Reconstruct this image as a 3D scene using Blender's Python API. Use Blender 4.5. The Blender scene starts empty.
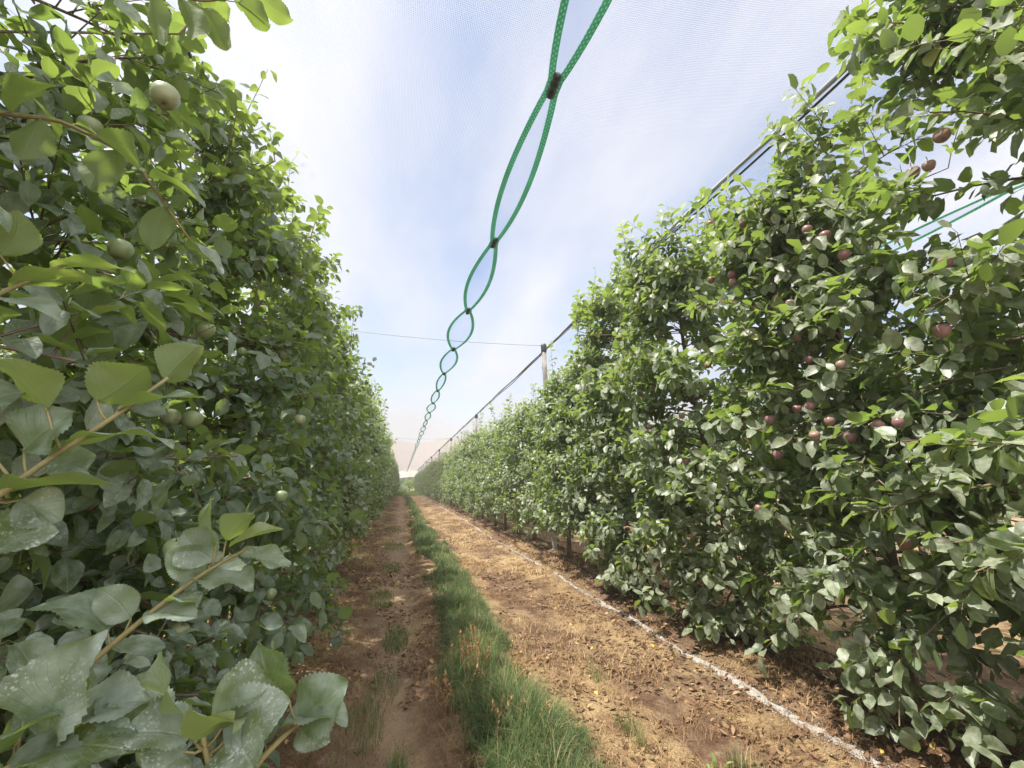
import bpy, math
import numpy as np
from mathutils import Vector, Matrix

SC = bpy.context.scene
COL = SC.collection
R = math.radians

# ------------------------------------------------------------------ camera
CAM_H = 1.4
F_PX = 430.0
YAW, PITCH = R(14.0), R(13.2)
cam_d = bpy.data.cameras.new('camera')
cam = bpy.data.objects.new('camera', cam_d)
COL.objects.link(cam)
cam.location = (0, 0, CAM_H)
cam.rotation_euler = (math.pi/2 + PITCH, 0, -YAW)
cam_d.sensor_width = 36
cam_d.lens = 36*F_PX/1024
cam_d.clip_start = 0.02
cam_d.clip_end = 3000
SC.camera = cam
_F = np.array((math.sin(YAW)*math.cos(PITCH), math.cos(YAW)*math.cos(PITCH), math.sin(PITCH)))
_R = np.array((math.cos(YAW), -math.sin(YAW), 0))
_U = np.array((-math.sin(YAW)*math.sin(PITCH), -math.cos(YAW)*math.sin(PITCH), math.cos(PITCH)))
EYE = np.array((0, 0, CAM_H))

def ray(px, py):
    return _F + (px-512)/F_PX*_R + (384-py)/F_PX*_U
def at(px, py, depth):
    return EYE + ray(px, py)*depth
def at_x(px, py, x):
    d = ray(px, py)
    return EYE + d*(x/d[0])

# ------------------------------------------------------------------ layout (metres)
XR, XL = 3.05, -1.35          # the two rows beside the alley
XV = 0.85                     # valley of the net above the alley
PITCHROW = 4.4
ROW_END = 94.0
Z_RIDGE, Z_VAL = 4.45, 4.04

# ------------------------------------------------------------------ numpy helpers
def _hash(ix, iy, seed):
    n = (ix.astype(np.int64)*374761393 + iy.astype(np.int64)*668265263 + seed*974711) & 0x7fffffff
    n = ((n ^ (n >> 13))*1274126177) & 0x7fffffff
    return ((n ^ (n >> 16)) & 0xffff)/65535.0
def vnoise(x, y, seed=0):
    x = np.asarray(x, float); y = np.asarray(y, float)
    ix = np.floor(x); iy = np.floor(y)
    fx = x-ix; fy = y-iy
    fx = fx*fx*(3-2*fx); fy = fy*fy*(3-2*fy)
    a = _hash(ix, iy, seed); b = _hash(ix+1, iy, seed)
    c = _hash(ix, iy+1, seed); d = _hash(ix+1, iy+1, seed)
    return (a*(1-fx)+b*fx)*(1-fy)+(c*(1-fx)+d*fx)*fy
def unit(v):
    return v/np.maximum(np.linalg.norm(v, axis=-1, keepdims=True), 1e-9)

def zg(x, y):
    x = np.asarray(x, float); y = np.asarray(y, float)
    z = 0.15*np.exp(-((x-XR-0.05)/0.62)**2) + 0.10*np.exp(-((x-XL+0.05)/0.5)**2)
    z = z + 0.15*np.exp(-((x-XR-PITCHROW)/0.6)**2) + 0.12*np.exp(-((x-XL+PITCHROW)/0.6)**2)
    z = z + 0.04*np.exp(-((x-0.72)/0.42)**4)
    z = z - 0.02*np.exp(-((x-1.55)/0.35)**2) - 0.025*np.exp(-((x-0.0)/0.25)**2)
    near = np.clip(1-np.abs(x-0.8)/30, 0, 1)
    z = z + near*(0.05*(vnoise(x*1.1, y*0.8, 3)-.5) + 0.035*(vnoise(x*3.1, y*2.7, 5)-.5) + 0.018*(vnoise(x*9, y*9, 7)-.5))
    return z

# ------------------------------------------------------------------ object helpers
def tag(o, label=None, cat=None, group=None, kind=None):
    if label: o['label'] = label
    if cat: o['category'] = cat
    if group: o['group'] = group
    if kind: o['kind'] = kind
    return o
def link(name, me, parent=None):
    o = bpy.data.objects.new(name, me)
    COL.objects.link(o)
    if parent is not None: o.parent = parent
    return o
def empty(name, loc=(0, 0, 0), rz=0.0):
    o = bpy.data.objects.new(name, None)
    COL.objects.link(o)
    o.location = loc; o.rotation_euler = (0, 0, rz)
    o.empty_display_size = 0.2
    return o
def raw_mesh(name, V, faces_flat, sizes, mat, smooth=True, attr=None, uv=None):
    """V (n,3); faces_flat: loop vertex indices; sizes: verts per face."""
    me = bpy.data.meshes.new(name)
    V = np.ascontiguousarray(V, np.float32)
    fl = np.ascontiguousarray(faces_flat, np.int32); sz = np.ascontiguousarray(sizes, np.int32)
    me.vertices.add(len(V)); me.vertices.foreach_set('co', V.ravel())
    me.loops.add(len(fl)); me.loops.foreach_set('vertex_index', fl)
    me.polygons.add(len(sz))
    st = np.zeros(len(sz), np.int32); st[1:] = np.cumsum(sz)[:-1]
    me.polygons.foreach_set('loop_start', st)
    me.update(calc_edges=True)
    if smooth:
        me.polygons.foreach_set('use_smooth', np.ones(len(sz), bool))
    if attr is not None:
        a = me.attributes.new('info', 'FLOAT_COLOR', 'POINT')
        a.data.foreach_set('color', np.ascontiguousarray(attr, np.float32).ravel())
    me.validate()
    me.materials.append(mat)
    return me

class Geo:
    """collects polygons into one mesh"""
    def __init__(s): s.V = []; s.F = []; s.S = []; s.A = []; s.n = 0
    def add(s, V, faces, info=(0.5, 0, 0, 1)):
        V = np.asarray(V, float).reshape(-1, 3)
        s.V.append(V)
        for f in faces:
            s.F.append(np.asarray(f, np.int32)+s.n); s.S.append(len(f))
        i = np.asarray(info, float)
        s.A.append(np.tile(i, (len(V), 1)) if i.ndim == 1 else i)
        s.n += len(V)
    def tube(s, P, rad, k=6, cap=True, info=(0.5, 0, 0, 1), flat=1.0, upv=None):
        P = np.asarray(P, float); n = len(P)
        rad = np.broadcast_to(np.asarray(rad, float), (n,))
        T = np.empty_like(P); T[1:-1] = P[2:]-P[:-2]; T[0] = P[1]-P[0]; T[-1] = P[-1]-P[-2]
        T = unit(T)
        ref = np.array((0.0, 0, 1)) if upv is None else np.asarray(upv, float)
        A = np.cross(T, ref)
        bad = np.linalg.norm(A, axis=1) < 0.15
        if bad.any(): A[bad] = np.cross(T[bad], np.array((0.31, 0.9, 0.1)))
        A = unit(A); B = np.cross(A, T)
        ang = np.arange(k)*2*math.pi/k
        V = (P[:, None, :] + rad[:, None, None]*(np.cos(ang)[None, :, None]*A[:, None, :] + flat*np.sin(ang)[None, :, None]*B[:, None, :])).reshape(-1, 3)
        i = np.repeat(np.arange(n-1), k); j = np.tile(np.arange(k), n-1); j2 = (j+1) % k
        q = np.stack((i*k+j, i*k+j2, (i+1)*k+j2, (i+1)*k+j), 1)
        s.V.append(V); s.F.append(q.ravel().astype(np.int32)+s.n); s.S.extend([4]*len(q))
        if cap:
            s.F.append(np.arange(k-1, -1, -1)+s.n); s.S.append(k)
            s.F.append(np.arange(k)+(n-1)*k+s.n); s.S.append(k)
        inf = np.tile(np.asarray(info, float), (n*k, 1))
        d = np.concatenate(([0], np.cumsum(np.linalg.norm(np.diff(P, axis=0), axis=1))))
        inf[:, 1] = np.repeat(d, k); inf[:, 2] = np.tile(np.arange(k)/k, n)
        s.A.append(inf); s.n += n*k
    def box(s, lo, hi, rot=None, c=(0, 0, 0), info=(0.5, 0, 0, 1)):
        x0, y0, z0 = lo; x1, y1, z1 = hi
        V = np.array([(x0, y0, z0), (x1, y0, z0), (x1, y1, z0), (x0, y1, z0), (x0, y0, z1), (x1, y0, z1), (x1, y1, z1), (x0, y1, z1)], float)
        if rot is not None: V = V @ np.array(rot).T
        V = V+np.array(c)
        s.add(V, [(0, 3, 2, 1), (4, 5, 6, 7), (0, 1, 5, 4), (1, 2, 6, 5), (2, 3, 7, 6), (3, 0, 4, 7)], info)
    def mesh(s, name, mat, smooth=True):
        F = np.concatenate([np.atleast_1d(f) for f in s.F])
        return raw_mesh(name, np.concatenate(s.V), F, np.array(s.S), mat, smooth, np.concatenate(s.A))
    def build(s, name, mat, parent=None, smooth=True):
        return link(name, s.mesh(name, mat, smooth), parent)

# ------------------------------------------------------------------ materials
def new_mat(name):
    m = bpy.data.materials.new(name); m.use_nodes = True
    nt = m.node_tree
    for n in list(nt.nodes): nt.nodes.remove(n)
    return m, nt, nt.nodes.new('ShaderNodeOutputMaterial')
def N(nt, kind, **kw):
    n = nt.nodes.new(kind)
    for k, v in kw.items():
        if k in ('operation', 'blend_type', 'data_type', 'attribute_name', 'noise_dimensions', 'wave_type', 'bands_direction', 'feature', 'clamp', 'use_clamp', 'interpolation_type', 'voronoi_dimensions'):
            setattr(n, k, v)
        else:
            n.inputs[k.replace('_', ' ')].default_value = v
    return n
def ramp(nt, stops, src=None, interp='LINEAR'):
    r = nt.nodes.new('ShaderNodeValToRGB'); r.color_ramp.interpolation = interp
    els = r.color_ramp.elements
    while len(els) < len(stops): els.new(0.5)
    for e, (p, c) in zip(els, stops):
        e.position = p; e.color = (*c, 1) if len(c) == 3 else c
    if src is not None: nt.links.new(src, r.inputs[0])
    return r
def mixc(nt, fac, a, b, blend='MIX'):
    m = nt.nodes.new('ShaderNodeMix'); m.data_type = 'RGBA'; m.blend_type = blend
    for sock, v in ((0, fac), (6, a), (7, b)):
        if hasattr(v, 'links') or isinstance(v, bpy.types.NodeSocket): nt.links.new(v, m.inputs[sock])
        elif sock == 0: m.inputs[0].default_value = v
        else: m.inputs[sock].default_value = (*v, 1)
    return m.outputs[2]
def math_(nt, op, a, b=0.0, clamp=False):
    m = nt.nodes.new('ShaderNodeMath'); m.operation = op; m.use_clamp = clamp
    for i, v in enumerate((a, b)):
        if isinstance(v, bpy.types.NodeSocket): nt.links.new(v, m.inputs[i])
        else: m.inputs[i].default_value = v
    return m.outputs[0]
def coords(nt, which='Object', scale=None):
    tc = nt.nodes.new('ShaderNodeTexCoord')
    out = tc.outputs[which]
    if scale is not None:
        mp = nt.nodes.new('ShaderNodeMapping'); nt.links.new(out, mp.inputs[0]); mp.inputs['Scale'].default_value = scale
        out = mp.outputs[0]
    return out
def noise(nt, vec, scale, detail=3, rough=0.55):
    n = nt.nodes.new('ShaderNodeTexNoise'); nt.links.new(vec, n.inputs['Vector'])
    n.inputs['Scale'].default_value = scale; n.inputs['Detail'].default_value = detail; n.inputs['Roughness'].default_value = rough
    return n.outputs[0]

def leaf_material(name, greens, dust, dust_col, under, trans, specks=False, tfac=0.37, rough=0.42, spec=0.5):
    m, nt, out = new_mat(name)
    L = nt.links.new
    at_ = N(nt, 'ShaderNodeAttribute', attribute_name='info')
    sep = nt.nodes.new('ShaderNodeSeparateColor'); L(at_.outputs['Color'], sep.inputs[0])
    rnd, t, u = sep.outputs[0], sep.outputs[1], sep.outputs[2]
    g = ramp(nt, greens, rnd).outputs[0]
    oc = coords(nt)
    # spray residue: blotchy, on the upper face
    nz = noise(nt, oc, 38, 3)
    d = math_(nt, 'MULTIPLY', ramp(nt, [(0.36, (0, 0, 0)), (0.68, (1, 1, 1))], nz).outputs[0], dust)
    d2 = math_(nt, 'MULTIPLY', math_(nt, 'FRACT', math_(nt, 'MULTIPLY', rnd, 17.3)), dust*0.75)
    d = math_(nt, 'ADD', d, d2, True)
    top = mixc(nt, d, g, dust_col)
    if specks:
        vo = nt.nodes.new('ShaderNodeTexVoronoi'); vo.inputs['Scale'].default_value = 260
        big = noise(nt, oc, 900, 1)
        wob = nt.nodes.new('ShaderNodeVectorMath'); wob.operation = 'MULTIPLY_ADD'
        nz3 = nt.nodes.new('ShaderNodeTexNoise'); nz3.inputs['Scale'].default_value = 150; L(oc, nz3.inputs['Vector'])
        L(nz3.outputs['Color'], wob.inputs[0]); wob.inputs[1].default_value = (.006, .006, .006); L(oc, wob.inputs[2]); L(wob.outputs[0], vo.inputs['Vector'])
        vary = math_(nt, 'MULTIPLY', math_(nt, 'SUBTRACT', noise(nt, oc, 120, 2), .5), 1.3)
        sp = ramp(nt, [(0.10, (1, 1, 1)), (0.40, (0, 0, 0))], math_(nt, 'ADD', vo.outputs['Distance'], vary)).outputs[0]
        area = ramp(nt, [(0.40, (0, 0, 0)), (0.66, (1, 1, 1))], noise(nt, oc, 17, 3)).outputs[0]
        keep = math_(nt, 'GREATER_THAN', math_(nt, 'FRACT', math_(nt, 'MULTIPLY', rnd, 7.7)), 0.35)
        sp = math_(nt, 'MULTIPLY', math_(nt, 'MULTIPLY', sp, area), math_(nt, 'MULTIPLY', keep, 0.85))
        top = mixc(nt, sp, top, (0.62, 0.68, 0.66))
        # veins: paler midrib and side veins
        au = math_(nt, 'ABSOLUTE', math_(nt, 'SUBTRACT', u, 0.5))
        mid = ramp(nt, [(0.0, (1, 1, 1)), (0.035, (0, 0, 0))], au).outputs[0]
        ph = math_(nt, 'SUBTRACT', math_(nt, 'MULTIPLY', t, 9.0), math_(nt, 'MULTIPLY', au, 7.0))
        sv = math_(nt, 'ABSOLUTE', math_(nt, 'SUBTRACT', math_(nt, 'FRACT', ph), 0.5))
        side = ramp(nt, [(0.0, (0.5, 0.5, 0.5)), (0.09, (0, 0, 0))], sv).outputs[0]
        vein = math_(nt, 'MAXIMUM', mid, side)
        top = mixc(nt, math_(nt, 'MULTIPLY', vein, 0.35), top, (0.26, 0.31, 0.16))
    geo = nt.nodes.new('ShaderNodeNewGeometry')
    und = mixc(nt, rnd, under[0], under[1])
    col = mixc(nt, geo.outputs['Backfacing'], top, und)
    p = nt.nodes.new('ShaderNodeBsdfPrincipled')
    L(col, p.inputs['Base Color'])
    p.inputs['Specular IOR Level'].default_value = spec
    rr = mixc(nt, geo.outputs['Backfacing'], (rough,)*3, (0.7,)*3)
    L(rr, p.inputs['Roughness'])
    bm = nt.nodes.new('ShaderNodeBump'); bm.inputs['Strength'].default_value = 0.25; bm.inputs['Distance'].default_value = 0.004
    if specks:
        hh = math_(nt, 'ADD', math_(nt, 'MULTIPLY', vein, -0.5), noise(nt, oc, 60, 2))
        bm.inputs['Strength'].default_value = 0.45
        L(hh, bm.inputs['Height'])
    else:
        L(noise(nt, oc, 70, 2), bm.inputs['Height'])
    L(bm.outputs[0], p.inputs['Normal'])
    tr = nt.nodes.new('ShaderNodeBsdfTranslucent')
    tcol = mixc(nt, rnd, trans[0], trans[1])
    if specks: tcol = mixc(nt, math_(nt, 'MULTIPLY', vein, 0.4), tcol, (0.5, 0.6, 0.25))
    L(tcol, tr.inputs[0])
    mx = nt.nodes.new('ShaderNodeMixShader'); mx.inputs[0].default_value = tfac
    L(p.outputs[0], mx.inputs[1]); L(tr.outputs[0], mx.inputs[2]); L(mx.outputs[0], out.inputs[0])
    return m

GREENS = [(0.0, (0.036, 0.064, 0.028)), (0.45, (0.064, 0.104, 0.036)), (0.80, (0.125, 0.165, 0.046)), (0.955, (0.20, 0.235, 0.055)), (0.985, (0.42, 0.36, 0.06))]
UNDER = ((0.10, 0.145, 0.075), (0.15, 0.19, 0.08))
TRANS = ((0.26, 0.40, 0.06), (0.42, 0.55, 0.09))
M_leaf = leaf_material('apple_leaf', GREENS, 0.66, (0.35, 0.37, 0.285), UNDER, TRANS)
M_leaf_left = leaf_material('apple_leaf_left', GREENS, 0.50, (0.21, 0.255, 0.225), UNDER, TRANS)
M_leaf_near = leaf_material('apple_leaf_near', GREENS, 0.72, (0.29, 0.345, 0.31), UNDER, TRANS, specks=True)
M_bush = leaf_material('bush_leaf', [(0, (0.16, 0.24, 0.03)), (1, (0.32, 0.38, 0.05))], 0.0, (0.2, 0.2, 0.1), UNDER, TRANS, tfac=0.3)
M_dark_bush = leaf_material('dark_bush_leaf', [(0, (0.03, 0.05, 0.035)), (1, (0.05, 0.08, 0.05))], 0.0, (0.2, 0.2, 0.1), UNDER, TRANS, tfac=0.1)
M_pale_bush = leaf_material('pale_bush_leaf', [(0, (0.16, 0.22, 0.17)), (1, (0.26, 0.32, 0.25))], 0.2, (0.3, 0.35, 0.33), UNDER, TRANS, tfac=0.2)

def simple(name, c1, c2, scale=20, rough=0.8, spec=0.3, bump=0.3, metal=0.0, dist=0.01, stretch=(1, 1, 1)):
    m, nt, out = new_mat(name)
    oc = coords(nt, 'Object', stretch)
    n1 = noise(nt, oc, scale, 4)
    col = ramp(nt, [(0.3, c1), (0.7, c2)], n1).outputs[0]
    p = N(nt, 'ShaderNodeBsdfPrincipled', Roughness=rough, Metallic=metal)
    p.inputs['Specular IOR Level'].default_value = spec
    nt.links.new(col, p.inputs['Base Color'])
    if bump:
        b = nt.nodes.new('ShaderNodeBump'); b.inputs['Strength'].default_value = bump; b.inputs['Distance'].default_value = dist
        nt.links.new(noise(nt, oc, scale*3, 3), b.inputs['Height']); nt.links.new(b.outputs[0], p.inputs['Normal'])
    nt.links.new(p.outputs[0], out.inputs[0])
    return m
M_bark = simple('bark', (0.10, 0.075, 0.055), (0.24, 0.18, 0.135), 30, 0.9, 0.2, 0.6, stretch=(1, 1, 0.25))
M_twig = simple('green_twig', (0.20, 0.17, 0.08), (0.27, 0.24, 0.11), 40, 0.6, 0.3, 0.2)
M_concrete = simple('post_concrete', (0.20, 0.185, 0.165), (0.31, 0.295, 0.265), 9, 0.9, 0.2, 0.4)
M_black = simple('black_plastic', (0.012, 0.012, 0.013), (0.03, 0.03, 0.03), 40, 0.45, 0.5, 0.15)
M_cable = simple('steel_cable', (0.16, 0.16, 0.16), (0.30, 0.30, 0.30), 60, 0.5, 0.5, 0.4, metal=0.5, stretch=(1, 0.1, 1))
M_hose = simple('drip_hose_black', (0.018, 0.017, 0.016), (0.07, 0.06, 0.05), 12, 0.6, 0.4, 0.2)
M_roll = simple('rolled_net', (0.20, 0.21, 0.20), (0.42, 0.43, 0.42), 30, 0.9, 0.2, 0.8, stretch=(1, 0.12, 1))
M_lime = simple('lime', (0.27, 0.235, 0.195), (0.52, 0.49, 0.45), 35, 0.95, 0.1, 0.9, dist=0.02)
M_drystraw = None

def attr_ramp_mat(name, stops, rough=0.8, spec=0.2, tfac=0.0, tcol=(0.3, 0.4, 0.05), grad=None):
    m, nt, out = new_mat(name)
    a = N(nt, 'ShaderNodeAttribute', attribute_name='info')
    sep = nt.nodes.new('ShaderNodeSeparateColor'); nt.links.new(a.outputs['Color'], sep.inputs[0])
    c = ramp(nt, stops, sep.outputs[0]).outputs[0]
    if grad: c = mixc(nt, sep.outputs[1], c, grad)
    p = N(nt, 'ShaderNodeBsdfPrincipled', Roughness=rough); p.inputs['Specular IOR Level'].default_value = spec
    nt.links.new(c, p.inputs['Base Color'])
    if tfac:
        t = nt.nodes.new('ShaderNodeBsdfTranslucent'); t.inputs[0].default_value = (*tcol, 1)
        mx = nt.nodes.new('ShaderNodeMixShader'); mx.inputs[0].default_value = tfac
        nt.links.new(p.outputs[0], mx.inputs[1]); nt.links.new(t.outputs[0], mx.inputs[2]); nt.links.new(mx.outputs[0], out.inputs[0])
    else: nt.links.new(p.outputs[0], out.inputs[0])
    return m
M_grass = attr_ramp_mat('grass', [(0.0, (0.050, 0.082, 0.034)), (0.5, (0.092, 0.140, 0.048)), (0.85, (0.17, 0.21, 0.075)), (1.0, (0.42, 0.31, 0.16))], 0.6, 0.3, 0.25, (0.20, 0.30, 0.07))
M_litter = attr_ramp_mat('leaf_litter', [(0.0, (0.075, 0.042, 0.025)), (0.35, (0.16, 0.092, 0.052)), (0.7, (0.24, 0.150, 0.085)), (0.93, (0.36, 0.24, 0.13)), (1.0, (0.52, 0.38, 0.09))], 0.85, 0.2)
M_straw = attr_ramp_mat('dry_grass', [(0.0, (0.13, 0.070, 0.036)), (0.5, (0.28, 0.170, 0.088)), (1.0, (0.54, 0.40, 0.22))], 0.8, 0.2, 0.15, (0.5, 0.35, 0.15))
M_seed = attr_ramp_mat('dry_seed', [(0.0, (0.34, 0.18, 0.09)), (1.0, (0.58, 0.40, 0.22))], 0.8, 0.2, 0.2, (0.5, 0.35, 0.15))
M_weed = attr_ramp_mat('weed', [(0.0, (0.10, 0.17, 0.04)), (1.0, (0.22, 0.28, 0.08))], 0.6, 0.3, 0.25, (0.3, 0.45, 0.08))

def apple_mat(name, a, b, c):
    m, nt, out = new_mat(name)
    L = nt.links.new
    oc = coords(nt)
    inf = nt.nodes.new('ShaderNodeObjectInfo')
    add = nt.nodes.new('ShaderNodeVectorMath'); add.operation = 'ADD'
    L(oc, add.inputs[0]); L(inf.outputs['Random'], add.inputs[1])
    n1 = noise(nt, add.outputs[0], 22, 3)
    col = ramp(nt, [(0.30, a), (0.52, b), (0.75, c)], n1).outputs[0]
    bl = noise(nt, add.outputs[0], 9, 2)
    rp = ramp(nt, [(0.0, (.15, .15, .15)), (0.35, (0, 0, 0)), (0.75, (0, 0, 0)), (1.0, (.55, .55, .55))], inf.outputs['Random']).outputs[0]
    col = mixc(nt, rp, col, (0.30, 0.25, 0.12))
    st_ = noise(nt, coords(nt, 'Object', (1, 1, .12)), 260, 2)
    col = mixc(nt, math_(nt, 'MULTIPLY', st_, 0.35), col, c)
    col = mixc(nt, math_(nt, 'MULTIPLY', bl, 0.45), col, (0.34, 0.25, 0.27) if a[0] > a[1] else (0.36, 0.42, 0.30))
    p = N(nt, 'ShaderNodeBsdfPrincipled', Roughness=0.36); p.inputs['Specular IOR Level'].default_value = 0.5
    L(col, p.inputs['Base Color']); L(p.outputs[0], out.inputs[0])
    return m
M_red = apple_mat('red_apple', (0.12, 0.036, 0.046), (0.19, 0.065, 0.07), (0.32, 0.16, 0.12))
M_green = apple_mat('green_apple', (0.10, 0.15, 0.045), (0.13, 0.18, 0.055), (0.17, 0.21, 0.08))

def ground_mat():
    m, nt, out = new_mat('soil')
    L = nt.links.new
    oc = coords(nt)
    sep = nt.nodes.new('ShaderNodeSeparateXYZ'); L(oc, sep.inputs[0])
    X = sep.outputs[0]
    st = coords(nt, 'Object', (1, 0.35, 1))
    n_big = noise(nt, st, 1.6, 4, 0.6)
    n_mid = noise(nt, oc, 7, 5, 0.65)
    n_fin = noise(nt, oc, 60, 4, 0.7)
    base = ramp(nt, [(0.32, (0.125, 0.076, 0.048)), (0.5, (0.205, 0.130, 0.082)), (0.68, (0.33, 0.235, 0.155))], n_mid).outputs[0]
    straw = ramp(nt, [(0.45, (0, 0, 0)), (0.58, (1, 1, 1))], n_big).outputs[0]
    base = mixc(nt, math_(nt, 'MULTIPLY', straw, 0.75), base, (0.52, 0.38, 0.20))
    dark = ramp(nt, [(0.40, (1, 1, 1)), (0.52, (0, 0, 0))], noise(nt, oc, 3.1, 6, 0.7)).outputs[0]
    base = mixc(nt, math_(nt, 'MULTIPLY', dark, 0.75), base, (0.115, 0.062, 0.036))
    grain = ramp(nt, [(0.3, (0.5, 0.5, 0.5)), (0.7, (1.4, 1.36, 1.3))], n_fin).outputs[0]
    base = mixc(nt, 0.75, base, grain, 'MULTIPLY')
    # darker mulch of leaf mould along the tree bed
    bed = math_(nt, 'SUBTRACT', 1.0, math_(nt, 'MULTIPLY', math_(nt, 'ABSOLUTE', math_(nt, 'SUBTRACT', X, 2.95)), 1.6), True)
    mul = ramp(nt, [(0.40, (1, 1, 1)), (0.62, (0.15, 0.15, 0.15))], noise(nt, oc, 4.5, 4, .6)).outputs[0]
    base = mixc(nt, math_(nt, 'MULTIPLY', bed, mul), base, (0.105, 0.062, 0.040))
    # smooth, trodden soil of the wheel track beside the grass
    tr = math_(nt, 'SUBTRACT', 1.0, math_(nt, 'MULTIPLY', math_(nt, 'ABSOLUTE', math_(nt, 'SUBTRACT', X, -0.02)), 2.6), True)
    base = mixc(nt, math_(nt, 'MULTIPLY', tr, 0.75), base, mixc(nt, n_mid, (0.34, 0.22, 0.14), (0.56, 0.41, 0.29)))
    # far: dry yellow-green grassland
    far = ramp(nt, [(0.0, (0, 0, 0)), (1.0, (1, 1, 1))], math_(nt, 'MULTIPLY', math_(nt, 'SUBTRACT', sep.outputs[1], 60.0), 0.03, True)).outputs[0]
    base = mixc(nt, math_(nt, 'MULTIPLY', far, 0.7), base, (0.40, 0.36, 0.13))
    p = N(nt, 'ShaderNodeBsdfPrincipled', Roughness=0.95); p.inputs['Specular IOR Level'].default_value = 0.15
    L(base, p.inputs['Base Color'])
    b = nt.nodes.new('ShaderNodeBump'); b.inputs['Strength'].default_value = 1.0; b.inputs['Distance'].default_value = 0.035
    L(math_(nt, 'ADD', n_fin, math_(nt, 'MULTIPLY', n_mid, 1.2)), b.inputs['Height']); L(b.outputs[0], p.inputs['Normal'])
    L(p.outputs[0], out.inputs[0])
    return m
M_ground = ground_mat()

def net_mat():
    m, nt, out = new_mat('hail_net')
    L = nt.links.new
    oc = coords(nt)
    sep = nt.nodes.new('ShaderNodeSeparateXYZ'); L(oc, sep.inputs[0])
    # woven threads, 11 mm apart across and 7 mm along
    def threads(sock, period, w):
        f = math_(nt, 'FRACT', math_(nt, 'MULTIPLY', sock, 1/period))
        return math_(nt, 'LESS_THAN', f, w)
    th = math_(nt, 'MAXIMUM', threads(sep.outputs[0], 0.0105, 0.20), threads(sep.outputs[1], 0.012, 0.17))
    # woven density differs in broad bands, and dust
    nb = noise(nt, coords(nt, 'Object', (1.3, 0.25, 1)), 1.0, 3)
    cover = math_(nt, 'ADD', math_(nt, 'MULTIPLY', th, 0.42), math_(nt, 'MULTIPLY', nb, 0.12), True)
    bay = math_(nt, 'GREATER_THAN', sep.outputs[1], 29.0)
    cover = math_(nt, 'ADD', cover, math_(nt, 'MULTIPLY', bay, 0.48), True)
    tp = nt.nodes.new('ShaderNodeBsdfTransparent')
    df = nt.nodes.new('ShaderNodeBsdfDiffuse'); nc = mixc(nt, bay, (0.55, 0.55, 0.56), (0.40, 0.35, 0.315)); L(nc, df.inputs[0])
    tl = nt.nodes.new('ShaderNodeBsdfTranslucent'); L(nc, tl.inputs[0])
    a = nt.nodes.new('ShaderNodeMixShader'); a.inputs[0].default_value = 0.5
    L(df.outputs[0], a.inputs[1]); L(tl.outputs[0], a.inputs[2])
    mx = nt.nodes.new('ShaderNodeMixShader'); L(cover, mx.inputs[0])
    L(tp.outputs[0], mx.inputs[1]); L(a.outputs[0], mx.inputs[2]); L(mx.outputs[0], out.inputs[0])
    return m
M_net = net_mat()
def curtain_mat():
    m, nt, out = new_mat('end_curtain')
    L = nt.links.new
    tp = nt.nodes.new('ShaderNodeBsdfTransparent')
    df = nt.nodes.new('ShaderNodeBsdfDiffuse'); df.inputs[0].default_value = (0.62, 0.56, 0.50, 1)
    tl = nt.nodes.new('ShaderNodeBsdfTranslucent'); tl.inputs[0].default_value = (0.75, 0.68, 0.60, 1)
    a = nt.nodes.new('ShaderNodeMixShader'); a.inputs[0].default_value = 0.6
    L(df.outputs[0], a.inputs[1]); L(tl.outputs[0], a.inputs[2])
    mx = nt.nodes.new('ShaderNodeMixShader'); mx.inputs[0].default_value = 0.55
    L(tp.outputs[0], mx.inputs[1]); L(a.outputs[0], mx.inputs[2]); L(mx.outputs[0], out.inputs[0])
    return m
M_curtain = curtain_mat()

def band_mat():
    m, nt, out = new_mat('green_band')
    L = nt.links.new
    a = N(nt, 'ShaderNodeAttribute', attribute_name='info')
    sep = nt.nodes.new('ShaderNodeSeparateColor'); L(a.outputs['Color'], sep.inputs[0])
    d, k = sep.outputs[1], sep.outputs[2]
    row = math_(nt, 'MULTIPLY', k, 8.0)
    sh = math_(nt, 'MULTIPLY', math_(nt, 'FLOOR', row), 0.5)
    f = math_(nt, 'FRACT', math_(nt, 'ADD', math_(nt, 'MULTIPLY', d, 30.0), sh))
    dash = math_(nt, 'MULTIPLY', math_(nt, 'LESS_THAN', f, 0.42), math_(nt, 'LESS_THAN', math_(nt, 'ABSOLUTE', math_(nt, 'SUBTRACT', math_(nt, 'FRACT', row), 0.5)), 0.27))
    nz = noise(nt, coords(nt), 3, 3)
    g = ramp(nt, [(0.3, (0.085, 0.37, 0.245)), (0.7, (0.14, 0.46, 0.33))], nz).outputs[0]
    c = mixc(nt, math_(nt, 'MULTIPLY', dash, 0.85), g, (0.55, 0.74, 0.66))
    p = N(nt, 'ShaderNodeBsdfPrincipled', Roughness=0.6); L(c, p.inputs['Base Color'])
    tl = nt.nodes.new('ShaderNodeBsdfTranslucent'); L(c, tl.inputs[0])
    mx = nt.nodes.new('ShaderNodeMixShader'); mx.inputs[0].default_value = 0.45
    L(p.outputs[0], mx.inputs[1]); L(tl.outputs[0], mx.inputs[2]); L(mx.outputs[0], out.inputs[0])
    return m
M_band = band_mat()

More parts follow.
